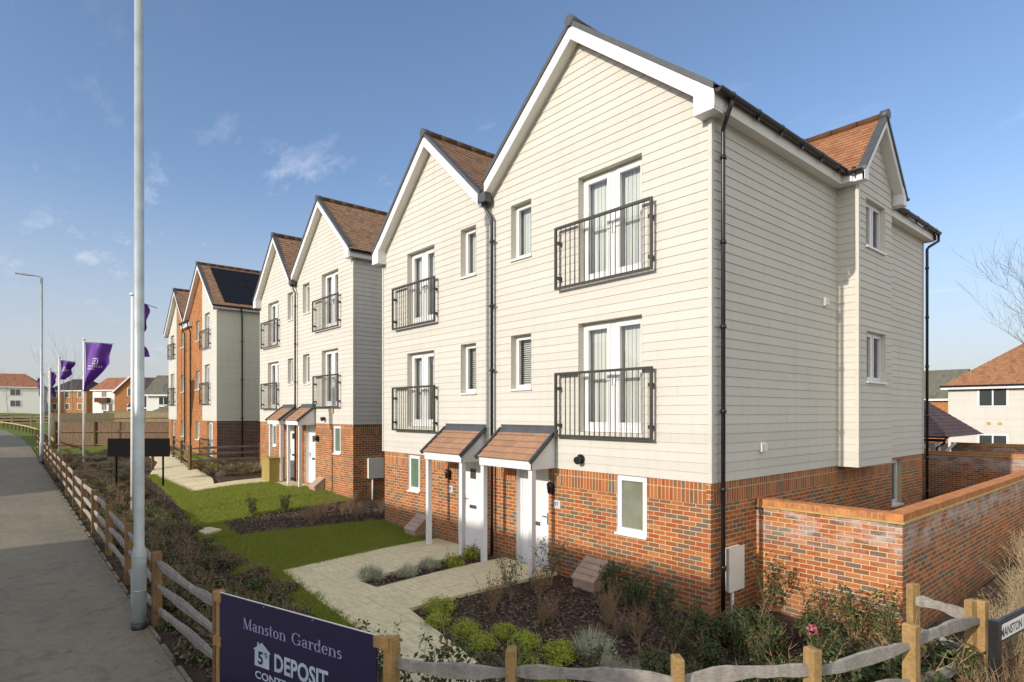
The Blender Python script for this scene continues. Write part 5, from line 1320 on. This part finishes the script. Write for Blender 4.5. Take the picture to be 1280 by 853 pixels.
# across the road, behind the viewpoint: they cast the long shadows over the path and front gardens
far_house('house across the road facing the nearest pair', (1.7, -15.0, 0), R(180), 14.4, 9, 7.8, 11.4, 'orange_brick', 'roof_red', std_wins(14.4, 4), hip=1.6)
far_house('second house across the road facing the second pair', (-22.5, -14.0, 0), R(180), 19, 8, 5.0, 8.6, 'render_white', 'roof_red', std_wins(19, 5), hip=1.5)
far_house('third house across the road further up', (-50, -14.0, .6), R(180), 16, 8, 5.2, 9.6, 'orange_brick', 'roof_dark', std_wins(16, 4), hip=1.5)
far_house('house across the side road corner', (22, -16.0, 0), R(180), 10, 8, 4.8, 7.2, 'render_white', 'roof_red', std_wins(10, 3), hip=1.5)

# ------------------------------------------------------------------ plants
def leaf_arrays(P, Nrm, L, Wd):
    """a folded leaf (two quads) at each point"""
    n = len(P); Nrm = Nrm/np.maximum(np.linalg.norm(Nrm, axis=1, keepdims=True), 1e-6)
    r = RNG.normal(size=(n, 3)); t = np.cross(Nrm, r); t /= np.maximum(np.linalg.norm(t, axis=1, keepdims=True), 1e-6); b = np.cross(Nrm, t)
    l = (L*RNG.uniform(.7, 1.25, n))[:, None]; w = (Wd*RNG.uniform(.75, 1.2, n))[:, None]; droop = Nrm*l*.12
    V = np.stack([P, P+t*l*.5+b*w*.5+Nrm*w*.15-droop*.3, P+t*l-droop, P+t*l*.5-b*w*.5+Nrm*w*.15-droop*.3], 1)
    return V.reshape(-1, 3), [(4*i, 4*i+1, 4*i+2, 4*i+3) for i in range(n)]
def raw(name, V, Fc, mat):
    me = bpy.data.meshes.new(name); me.from_pydata([tuple(v) for v in V], [], Fc); me.materials.append(M[mat]); return me
def crown_points(n, rx, rz, z0, clumps=9, shell=.55, flat=0.):
    c = RNG.normal(size=(clumps, 3)); c /= np.linalg.norm(c, axis=1, keepdims=True); c[:, 2] = np.abs(c[:, 2])*.9
    cr = RNG.uniform(.35, .62, clumps); cc = c*np.array([rx, rx, rz])*RNG.uniform(.35, .72, (clumps, 1))
    k = RNG.integers(0, clumps, n); d = RNG.normal(size=(n, 3)); d /= np.linalg.norm(d, axis=1, keepdims=True)
    rad = RNG.uniform(shell, 1.0, n)**.6
    P = cc[k]+d*(cr[k]*rad)[:, None]*np.array([rx, rx, rz*.9])
    P[:, 2] += z0; P[:, 2] = np.maximum(P[:, 2], .02)
    return P, d+np.array([0, 0, .6])
def stems_mesh(n, rx, h, r=.006, spread=.9, seg=4, fork=2, mat='twig', base=.05):
    g = MB()
    for i in range(n):
        a = random.uniform(0, 6.28); q = random.uniform(.2, 1)*spread; p = Vector((math.cos(a)*base*random.random(), math.sin(a)*base*random.random(), 0)); d = Vector((math.cos(a)*q*rx/h, math.sin(a)*q*rx/h, 1)).normalized()
        pts = [p.copy()]
        hh = h*random.uniform(.6, 1.05)
        for k in range(seg):
            p = p+d*hh/seg; d = (d+Vector((random.gauss(0, .12), random.gauss(0, .12), random.gauss(0, .06)))).normalized(); pts.append(p.copy())
            if k >= 1 and fork:
                for _ in range(fork):
                    e = (d+Vector((random.gauss(0, .6), random.gauss(0, .6), random.gauss(.1, .3)))).normalized(); l = hh*random.uniform(.12, .3)
                    g.tube([p, p+e*l*.5, p+e*l+Vector((0, 0, l*.1))], [r*.5, r*.4, r*.2], 4, cap=False)
        g.tube(pts, [r*(1-.75*k/seg) for k in range(seg+1)], 5, cap=False)
    return g
PROTO = {}
def proto(key, name, label, cat, leaves, stems=None):
    """leaves: list of (part name, mesh); hidden nowhere: first placement uses the prototype itself"""
    PROTO[key] = [name, label, cat, leaves, stems, None]
def make_shrub(key, loc, label=None, group=None, rz=None, sc=1.):
    name, lab, cat, leaves, stems, first = PROTO[key]
    rz = random.uniform(0, 6.28) if rz is None else rz
    if first is None:
        t = thing(name, label or lab, cat, loc, group, rz); t.scale = (sc,)*3 if not isinstance(sc, tuple) else sc
        for nm, me in leaves: put(nm, me, t)
        if stems: put('stems', stems, t)
        PROTO[key][5] = t; return t
    return dup(first, loc, rz, sc, label or lab, group)
def leafy(n, rx, rz, z0, L, W, mat, clumps=9, shell=.5, up=.6):
    P, d = crown_points(n, rx, rz, z0, clumps, shell); d = d+RNG.normal(0, .5, d.shape)
    return raw('foliage', *leaf_arrays(P, d, L, W), mat)
for i in range(4):
    proto('hedge%d' % i, 'hedge_shrub', '', 'shrub', [('foliage', leafy(950, .43, .27, .10, .074, .04, ['hedge', 'hedge2'][i % 2], 10, .3))], stems_mesh(9, .3, .5, .006).mesh('stems', 'twig'))
for i in range(3):                                                   # photinia: open upright stems, larger leaves in tufts at the ends
    g = stems_mesh(8, .42, 1.05, .009, seg=5, fork=1)
    ends = np.array(g.v); ends = ends[ends[:, 2] > .25]; k = RNG.integers(0, len(ends), 420); P = ends[k]+RNG.normal(0, .035, (420, 3))
    proto('photinia%d' % i, 'photinia_shrub', '', 'shrub', [('foliage', raw('foliage', *leaf_arrays(P, RNG.normal(0, .6, (420, 3))+np.array([0, 0, .5]), .085, .042), 'photinia'))], g.mesh('stems', 'twig'))
for i in range(2):                                                   # dense photinia mound
    proto('mound%d' % i, 'evergreen_shrub', '', 'shrub', [('foliage', leafy(1500, .46, .5, .2, .075, .036, 'photinia', 14, .35))], stems_mesh(7, .35, .7, .009).mesh('stems', 'twig'))
for i in range(2):
    g = stems_mesh(9, .16, .62, .008, spread=.8, seg=5, fork=1, base=.12); e = np.array(g.v); k = RNG.integers(0, len(e), 700); P = e[k]+RNG.normal(0, .025, (700, 3)); P[:, 2] = np.abs(P[:, 2])
    proto('upright%d' % i, 'upright_shrub', '', 'shrub', [('foliage', raw('foliage', *leaf_arrays(P, RNG.normal(0, .5, (700, 3))+np.array([0, 0, .2]), .06, .024), 'upright'))], g.mesh('stems', 'twig'))
for i in range(3):
    proto('hebe%d' % i, 'hebe_mound', '', 'shrub', [('foliage', leafy(3000, .27, .22, .05, .03, .015, 'hebe', 22, .35))], stems_mesh(8, .18, .25, .005).mesh('stems', 'twig'))
for i in range(2):
    n = 420; a = RNG.uniform(0, 6.283, n); q = RNG.uniform(0, 1, n)**.6; h = RNG.uniform(.12, .36, n); w = .0025
    B = np.c_[np.cos(a)*q*.14, np.sin(a)*q*.14, 0*a]; b = RNG.uniform(0, 6.283, n); E_ = np.c_[np.cos(a)*q*.25+np.cos(b)*.05, np.sin(a)*q*.25+np.sin(b)*.05, h*(1.05-.35*q)]
    sx = np.c_[-np.sin(a), np.cos(a), 0*a]*w; Mid = (B+E_)/2+RNG.normal(0, .012, (n, 3))
    V = np.stack([B-sx, B+sx, Mid+sx, E_, Mid-sx], 1).reshape(-1, 3); F0 = [tuple(range(5*k, 5*k+5)) for k in range(n)]
    P, d = crown_points(1500, .25, .19, .04, 12, .3); V2, F2 = leaf_arrays(P, d+RNG.normal(0, 1.0, d.shape), .045, .009); o_ = len(V)
    proto('lav%d' % i, 'lavender_clump', '', 'shrub', [('foliage', raw('foliage', np.concatenate([V, V2]), F0+[tuple(x+o_ for x in f) for f in F2], 'lav'))])
proto('euon', 'golden_shrub', '', 'shrub', [('foliage', leafy(650, .26, .28, .1, .05, .03, 'euon', 9, .4)), ], stems_mesh(6, .2, .35, .006).mesh('stems', 'twig'))
for i in range(2):
    g = stems_mesh(26, .45, .8, .005, seg=5, fork=2); e = np.array(g.v); k = RNG.integers(0, len(e), 130); P = e[k]
    proto('dead%d' % i, 'withered_shrub', '', 'shrub', [('foliage', raw('foliage', *leaf_arrays(P, RNG.normal(size=(130, 3)), .05, .026), 'deadleaf'))], g.mesh('stems', 'twig'))
g = stems_mesh(9, .4, .95, .008, seg=5, fork=2); e = np.array(g.v); e = e[e[:, 2] > .2]; k = RNG.integers(0, len(e), 420); P = e[k]+RNG.normal(0, .04, (420, 3))
proto('rose', 'rose_bush', '', 'shrub', [('foliage', raw('foliage', *leaf_arrays(P, RNG.normal(0, .6, (420, 3))+np.array([0, 0, .5]), .055, .034), 'upright'))], g.mesh('stems', 'twig'))
def tuft(n, r, hmin, hmax, w, lean):
    a = RNG.uniform(0, 6.283, n); q = RNG.uniform(0, 1, n)**.6; h = RNG.uniform(hmin, hmax, n)
    B = np.c_[np.cos(a)*q*r*.5, np.sin(a)*q*r*.5, 0*a]; b = RNG.uniform(0, 6.283, n)
    E_ = B+np.c_[np.cos(a)*q*r*lean+np.cos(b)*h*.55, np.sin(a)*q*r*lean+np.sin(b)*h*.55, h*RNG.uniform(.35, 1, n)]; Mid = B*.45+E_*.55+np.c_[0*a, 0*a, h*.12]
    sx = np.c_[-np.sin(b), np.cos(b), 0*a]*w
    V = np.stack([B-sx, B+sx, Mid+sx*.8, E_, Mid-sx*.8], 1).reshape(-1, 3); return V, [tuple(range(5*k, 5*k+5)) for k in range(n)]
for i in range(2): proto('grass%d' % i, 'grass_tussock', '', 'grass', [('foliage', raw('foliage', *tuft(1100, .5, .12, .5, .002, .8), 'dry'))])
for i, mt in enumerate(('orange', 'yellowf')):
    proto('flower%d' % i, 'flowering_shrub', '', 'shrub', [('foliage', leafy(420, .4, .3, .1, .06, .04, mt, 8, .4))], stems_mesh(6, .3, .35, .006).mesh('stems', 'twig'))

M['drystem'] = plain('bleached_stem', (.42, .33, .19), .9, var=.35, scale=25)
for i in range(2):
    proto('drybush%d' % i, 'dry_bush', '', 'dry bush', [('stems', stems_mesh(34, .55, .75, .0045, spread=1.1, seg=5, fork=2, base=.3).mesh('stems', 'drystem'))])
G1 = 'leafy hedge shrubs along the split rail fence'
n = 0
for k in range(210):                                                 # the wide hedge bed between fence and lawn
    x = -3.4-(k/210)**1.15*26; y = random.uniform(2.15, 3.55 if x > -5 else 3.9)
    if abs(x+15.39) < .3 and abs(y-2.98) < .4: continue
    make_shrub('hedge%d' % random.randrange(4), (x, y, T(x, y)), 'knee high brownish green hedge shrub in the bed behind the left split rail fence', G1, None, random.uniform(.65, 1.1)*(1. if y < 3.2 else .75))
G2 = 'lime green mounds in the front bed'
HE = [(-3.07, 5.34, 1.05, 'corner of the paving, largest of the mounds'), (-2.62, 5.02, .85, 'path edge, second from the paving corner'), (-2.05, 5.10, .9, 'path edge, next to the red tipped shrub'), (-1.50, 5.02, .85, 'path edge, middle of the row'), (-1.10, 5.42, .95, 'second row behind the path edge'), (-.52, 5.55, 1.0, 'grey lavender, rightmost of the mounds'), (-.62, 5.0, .8, 'cut timber post, small one in front'), (-.15, 5.02, .95, 'bottom edge of the photo, nearest of the mounds'), (-1.6, 5.5, .75, 'second row, small and half hidden')]
for i, (x, y, s_, lb) in enumerate(HE): make_shrub('hebe%d' % (i % 3), (x, y, T(x, y)), 'lime green clipped mound by the '+lb, G2, None, s_*1.05)
G3 = 'silver grey lavender clumps'
for i, (x, y, s_, lb) in enumerate([(-.35, 5.95, 1.25, 'in the front bed behind the lime mounds'), (.12, 5.7, 1.0, 'right of the lime mounds in the front bed'), (.5, 5.85, 1.05, 'furthest right in the front bed'), (-5.5, 5.42, 1.15, 'at the tip of the narrow bed between the two paths'), (-5.12, 6.0, .95, 'middle one in the narrow bed between the paths'), (-5.28, 6.6, .95, 'nearest the house in the narrow bed between the paths')]):
    make_shrub('lav%d' % (i % 2), (x, y, T(x, y)+(.02 if x < -4 else 0)), 'silver grey lavender clump '+lb, G3, None, s_)
for x, y, s_, lb in ((-5.05, 7.05, .95, 'bright yellow variegated shrub in the narrow bed by the white porch post'), (-5.3, 7.75, 1.0, 'green and yellow shrub between the two porches')): make_shrub('euon', (x, y, T(x, y)), lb, None, None, s_)
G4 = 'dark upright shrubs along the house wall'
for i, (x, y, s_, lb) in enumerate([(-1.58, 7.66, 1.0, 'right of the gas box, leftmost of the row'), (-1.28, 7.72, 1., 'second right of the gas box'), (-.92, 7.66, .9, 'below the ground floor window'), (-.42, 7.6, .95, 'left of the house corner'), (.30, 7.5, .85, 'in front of the black corner downpipe'), (.62, 7.9, .85, 'below the cream meter cupboard'), (.9, 7.55, .95, 'left of the curved fence posts')]):
    make_shrub('upright%d' % (i % 2), (x, y, T(x, y)), 'dark upright evergreen '+lb, G4, None, s_)
for x, y, s_, lb in ((-2.86, 7.6, .78, 'small dark green bush at the right hand porch post of the nearest house'), (-2.75, 6.6, .72, 'thin leafy bush left in the front bed near the paving')): make_shrub('rose', (x, y, T(x, y)), lb, None, None, s_)
for i, (x, y, s_, lb) in enumerate(((-2.5, 7.0, .75, 'largest, beside the porch post'), (-1.5, 6.3, .55, 'middle of the bed'), (-2.5, 6.0, .8, 'beside the thin leafy bush'), (-.9, 6.9, .75, 'low, under the window'), (-.2, 6.7, .7, 'low, near the house corner'))): make_shrub('dead%d' % (i % 2), (x, y, T(x, y)), 'withered brown twiggy shrub in the front bed, '+lb, 'withered shrubs in the front bed', None, s_)
for k in range(26):
    x = random.uniform(-1.9, 1.2); y = random.uniform(5.5, 8.2)
    if x < -.3 and y < 5.9: continue
    if y < 5.2+(x-1.9)*1.5: continue
    make_shrub(('dead0', 'dead1', 'hedge2', 'hedge1')[k % 4], (x, y, T(x, y)), 'low withered ground cover plant in the front bed', 'low withered plants in the front bed', None, random.uniform(.28, .48))
# red tipped shrubs by the signs and fences
for i, (x, y, s_, lb) in enumerate([(-.30, 3.42, .85, 'open red tipped shrub at the right end of the navy sign'), (-1.5, 3.45, .7, 'low red tipped shrub behind the navy sign top edge'), (.15, 3.65, 1.0, 'open dark leaved shrub beside the first fence post right of the sign'), (.45, 3.95, .8, 'small red tipped shrub near the lime mounds')]):
    make_shrub('photinia%d' % (i % 3), (x, y, T(x, y)), lb, None, None, s_)
FSH = [(1.15, 5.2), (1.6, 5.75), (2.0, 6.3), (2.25, 7.0), (2.5, 7.7), (1.5, 6.5), (1.0, 6.2), (.75, 6.9), (1.35, 7.2), (1.9, 7.6), (2.3, 8.3), (.6, 6.0), (.25, 6.9), (1.1, 7.9), (1.7, 8.3), (.75, 8.2), (2.55, 8.25), (1.8, 6.9), (.5, 7.6), (1.35, 8.75), (.2, 5.3), (.75, 5.0)]
for i, (x, y) in enumerate(FSH):
    make_shrub('mound%d' % (i % 2) if i % 4 else 'photinia%d' % (i % 3), (x, y, T(x, y)), 'dark glossy evergreen shrub in the bed inside the curved fence', 'evergreen shrubs inside the curved fence', None, random.uniform(.5, .8))
for i, (x, y, s_, lb) in enumerate([(1.15, 9.15, .62, 'left one'), (1.65, 9.2, .8, 'tallest, in the middle'), (2.05, 9.15, .7, 'right one at the wall end'), (.35, 9.35, .75, 'arching out of the corner behind the meter cupboard')]):
    make_shrub('photinia%d' % (i % 3), (x, y, T(x, y)), 'red tipped shrub at the garden wall, '+lb, 'shrubs against the garden wall', None, s_)
for i, (x, y) in enumerate([(2.78, 7.35), (3.0, 8.0)]): make_shrub('mound%d' % (i % 2), (x, y, 0), 'red and green shrub growing through the fence, '+('lower one' if i == 0 else 'beside the end post'), None, None, 1.2)
G6 = 'bleached dry growth along the garden wall'
for k in range(72):
    x = random.uniform(2.75, 4.4); y = random.uniform(9.6, 17.5)
    make_shrub(('drybush0', 'drybush1', 'drybush0', 'grass0')[k % 4], (x, y, 0), 'bleached dry growth beside the long garden wall', G6, None, random.uniform(.55, .85)*(1+max(0, y-11)*.09)*(1 if k % 4 < 3 else .75))
for k in range(14):
    x = random.uniform(3.3, 4.4); y = random.uniform(7.2, 9.2)
    make_shrub('dead%d' % (k % 2) if k % 3 else 'grass0', (x, y, 0), 'dry brown undergrowth below the street name plate', 'undergrowth below the street name plate', None, random.uniform(.6, .9))
mb = MB()
V, Fc = leaf_arrays(np.array([1.55, 8.15, .42])+RNG.normal(0, .035, (26, 3)), RNG.normal(size=(26, 3)), .06, .04)
o = put('rose_flower', raw('rose_flower', V-np.array([1.55, 8.15, .42]), Fc, 'pink'), None, (1.55, 8.15, .42)); o['label'] = 'small pink bloom low in the shrubs before the garden wall'; o['category'] = 'flower'
# middle bed and the beds of the second pair
for x, y, lb in ((-13.3, 5.7, 'left'), (-13.1, 6.5, 'middle')): make_shrub('upright0', (x, y, T(x, y)), 'small dark shrub at the lawn edge of the bare middle bed, '+lb+' one', None, None, .9)
for k in range(16):
    x = random.uniform(-13.0, -11.0); y = random.uniform(6.5, 8.9); make_shrub('dead%d' % (k % 2), (x, y, T(x, y)), 'low withered shrub in the bare bed between the two lawns', 'withered shrubs in the middle bed', None, random.uniform(.35, .6))
for k in range(22):
    x = random.uniform(-26.5, -21.6); y = random.uniform(6.9, 9.0); make_shrub(['grass0', 'grass1', 'hedge0', 'lav0'][k % 4], (x, y, T(x, y)), 'low grassy plant in the bed before the solar roofed house', 'low plants in the bed before the solar roofed house', None, random.uniform(.6, 1.))
for x, y, k, lb in ((-25.6, 6.9, 0, 'orange flowered plant beside the path gap'), (-24.3, 7.4, 1, 'yellow flowered plant in front of the dark rail fence'), (-24.9, 7.0, 0, 'small orange plant second from the path gap')): make_shrub('flower%d' % k, (x, y, T(x, y)), lb, None, None, .9)
for k in range(34):
    x = random.uniform(-39, -26.8); y = random.uniform(2.5, 6.0); make_shrub('hedge%d' % (k % 4), (x, y, T(x, y)), 'brownish shrub beyond the dark cross fence near the flagpole', 'shrubs beyond the cross fence', None, random.uniform(.7, 1.1))
for k in range(26):
    x = random.uniform(-100, -84); y = random.uniform(-3, 12); make_shrub('hedge%d' % (k % 4), (x-6, y, T(x-6, y)), 'dark bush by the far ranch fence', 'bushes along the far ranch fence', None, random.uniform(2., 3.2))
# bark chips and leaf litter on the beds
def litter(polys, n, name, dz=0., ls=.065):
    P = []
    for poly, k in zip(polys, n):
        xs = [p[0] for p in poly]; ys = [p[1] for p in poly]; c = 0
        while c < k:
            x = random.uniform(min(xs), max(xs)); y = random.uniform(min(ys), max(ys))
            if inpoly(x, y, poly): P.append((x, y, T(x, y)+dz+random.uniform(.005, .03)*(dz == 0)+.003)); c += 1
    P = np.array(P); V, Fc = leaf_arrays(P, RNG.normal(0, .35*(dz == 0)+.05, P.shape)+np.array([0, 0, 1]), ls, ls*.56); o = put(name, raw(name, V, Fc, 'chip')); o['kind'] = 'stuff'
litter([[(-3.49, 5.04), (-3.1, 8.2), (2.1, 9.6), (2.6, 7.5), (1.8, 5.1), (-.3, 4.4)], [(-5.41, 5.15), (-4.88, 5.2), (-4.88, 8.2), (-5.62, 8.2)], [(-13.07, 4.66), (-10.98, 4.55), (-10.25, 8.25), (-10.3, 9.0), (-13.68, 9.0)], [(-30, 1.95), (-3., 1.95), (-2.5, 3.3), (-6.4, 3.6), (-13, 4.1), (-25, 4.9)], [(2.6, 8.7), (4.5, 7), (4.5, 14), (2.2, 14)]], [11000, 1500, 4500, 22000, 3000], 'bark_chips')
litter([[(-30, 1.55), (-2., 1.55), (-2., 1.76), (-30, 1.76)], [(-14, .9), (-2., .9), (-2., 1.6), (-14, 1.6)]], [900, 60], 'leaf_litter', .055, .028)

# ------------------------------------------------------------------ trees
def bare_tree(name, label, loc, H, r, levels, mat, spread=.55, seed=1, up=.25, nb=4):
    rnd = random.Random(seed); t = thing(name, label, 'tree', loc)
    tr = MB(); br = MB()
    def grow(p, d, L, rad, lev):
        pts = [p.copy()]; rs = [rad]; seg = 5
        kids = []
        for k in range(seg):
            d = (d+Vector((rnd.gauss(0, .09), rnd.gauss(0, .09), rnd.gauss(0, .05)+up*.12))).normalized(); p = p+d*L/seg; pts.append(p.copy()); rs.append(rad*(1-.8*(k+1)/seg))
            if lev < levels and k >= (1 if lev == 0 else 0):
                for _ in range(nb if lev == 0 else 2):
                    if rnd.random() < .8: kids.append((p.copy(), d.copy(), rs[-1]))
        (tr if lev == 0 else br).tube(pts, [max(x, .004) for x in rs], 7 if lev == 0 else 4, cap=False)
        for q, dd, rr in kids:
            e = (dd+Vector((rnd.gauss(0, spread), rnd.gauss(0, spread), rnd.gauss(up, .2)))).normalized(); grow(q, e, L*rnd.uniform(.38, .62), max(rr*.6, .005), lev+1)
    grow(Vector((0, 0, -.1)), Vector((0, 0, 1)), H, r, 0)
    put('trunk', tr.mesh('trunk', mat), t); put('crown', br.mesh('crown', mat), t); return t
bare_tree('bare_tree', 'bare winter tree with fine twigs at the right edge before the white house', (1.5, 41.5, 0), 7.8, .11, 3, 'bark', .6, 5, .3, 4)
for i, (x, y, hh, lb) in enumerate(((-101, 1.2, 5, 'thin bare sapling beside the far ranch fence'), (-64.5, 3.0, 5.2, 'pale bare sapling left of the crumpled flag'), (-62.5, 5.2, 6.3, 'bare sapling in front of the far orange brick house'), (-78., 6., 6., 'slender bare tree between the flagpole and the white house'))):
    bare_tree('sapling', lb, (x, y, T(x, y)), hh, .055, 2, 'birch', .4, 20+i, .5, 2)

# ------------------------------------------------------------------ camera, sun, sky
cam = bpy.data.cameras.new('camera'); co = bpy.data.objects.new('camera', cam); COL.objects.link(co); S.camera = co
th = math.atan2(872, 749)
co.location = (4.95, 0, 3.28); co.rotation_euler = (R(90), 0, th)
cam.sensor_width = 36; cam.lens = 749/1280*36; cam.shift_y = 89.5/1280; cam.clip_end = 3000; cam.clip_start = .05
EL = 21.0
sun = bpy.data.lights.new('sun', 'SUN'); so = bpy.data.objects.new('sun', sun); COL.objects.link(so)
sun.energy = 2.85; sun.angle = R(.53); sun.color = (1., .915, .79)
sdir = Vector((.004, math.cos(R(EL)), -math.sin(R(EL)))); so.rotation_euler = sdir.to_track_quat('-Z', 'Y').to_euler()
w = bpy.data.worlds.new('World'); S.world = w; w.use_nodes = True
nt = w.node_tree; bg = nt.nodes['Background']
sky = nt.nodes.new('ShaderNodeTexSky'); sky.sky_type = 'NISHITA'; sky.sun_disc = False; sky.sun_elevation = R(EL); sky.sun_rotation = R(180); sky.air_density = 1.; sky.dust_density = 1.4; sky.ozone_density = 3.2
tc = nt.nodes.new('ShaderNodeTexCoord'); sp = nt.nodes.new('ShaderNodeSeparateXYZ'); nt.links.new(tc.outputs['Generated'], sp.inputs[0])
# wispy cirrus: noise on a plane high overhead
dv = N(nt, 'ShaderNodeMath', operation='ADD'); nt.links.new(sp.outputs[2], dv.inputs[0]); dv.inputs[1].default_value = .16
cb = nt.nodes.new('ShaderNodeCombineXYZ')
for k in (0, 1):
    q = N(nt, 'ShaderNodeMath', operation='DIVIDE'); nt.links.new(sp.outputs[k], q.inputs[0]); nt.links.new(dv.outputs[0], q.inputs[1]); nt.links.new(q.outputs[0], cb.inputs[k])
n1 = noise(nt, 2.6, 10, .66, cb.outputs[0], (1., 2.0, 1)); n2 = noise(nt, .9, 3, .5, cb.outputs[0])
mm = N(nt, 'ShaderNodeMath', operation='MULTIPLY'); nt.links.new(ramp(nt, n1, [(.55, (0, 0, 0)), (.85, (1, 1, 1))]), mm.inputs[0]); nt.links.new(ramp(nt, n2, [(.42, (0, 0, 0)), (.66, (1, 1, 1))]), mm.inputs[1])
m2 = N(nt, 'ShaderNodeMath', operation='MULTIPLY'); nt.links.new(mm.outputs[0], m2.inputs[0]); cz = N(nt, 'ShaderNodeMapRange', interpolation_type='SMOOTHSTEP'); nt.links.new(sp.outputs[2], cz.inputs[0])
cz.inputs[1].default_value = .52; cz.inputs[2].default_value = .34; cz.inputs[3].default_value = .04; cz.inputs[4].default_value = .55
nt.links.new(cz.outputs[0], m2.inputs[1])
sk = mixc(nt, m2.outputs[0], sky.outputs[0], (7.5, 7.6, 8.0))
sk = mixc(nt, 1., sk, (1.04, .975, .97), 'MULTIPLY')
hz = N(nt, 'ShaderNodeMapRange', interpolation_type='SMOOTHSTEP'); nt.links.new(sp.outputs[2], hz.inputs[0])      # thin veil of high haze low in the sky
hz.inputs[1].default_value = .36; hz.inputs[2].default_value = -.02; hz.inputs[3].default_value = 0.; hz.inputs[4].default_value = .75
sk = mixc(nt, hz.outputs[0], sk, (3.0, 3.0, 3.2))
hx = N(nt, 'ShaderNodeMapRange', interpolation_type='SMOOTHSTEP'); nt.links.new(sp.outputs[0], hx.inputs[0])      # bright veil added in the unseen right hand sky to light shaded side walls
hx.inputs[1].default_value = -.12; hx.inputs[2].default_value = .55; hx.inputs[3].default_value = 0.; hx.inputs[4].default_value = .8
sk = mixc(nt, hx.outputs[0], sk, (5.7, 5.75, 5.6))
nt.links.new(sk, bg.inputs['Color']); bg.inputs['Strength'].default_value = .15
v = S.view_settings; v.view_transform = 'Standard'; v.look = 'None'; v.exposure = .42; v.gamma = 1.; v.use_curve_mapping = False
S.cycles.max_bounces = 6; S.cycles.transparent_max_bounces = 8
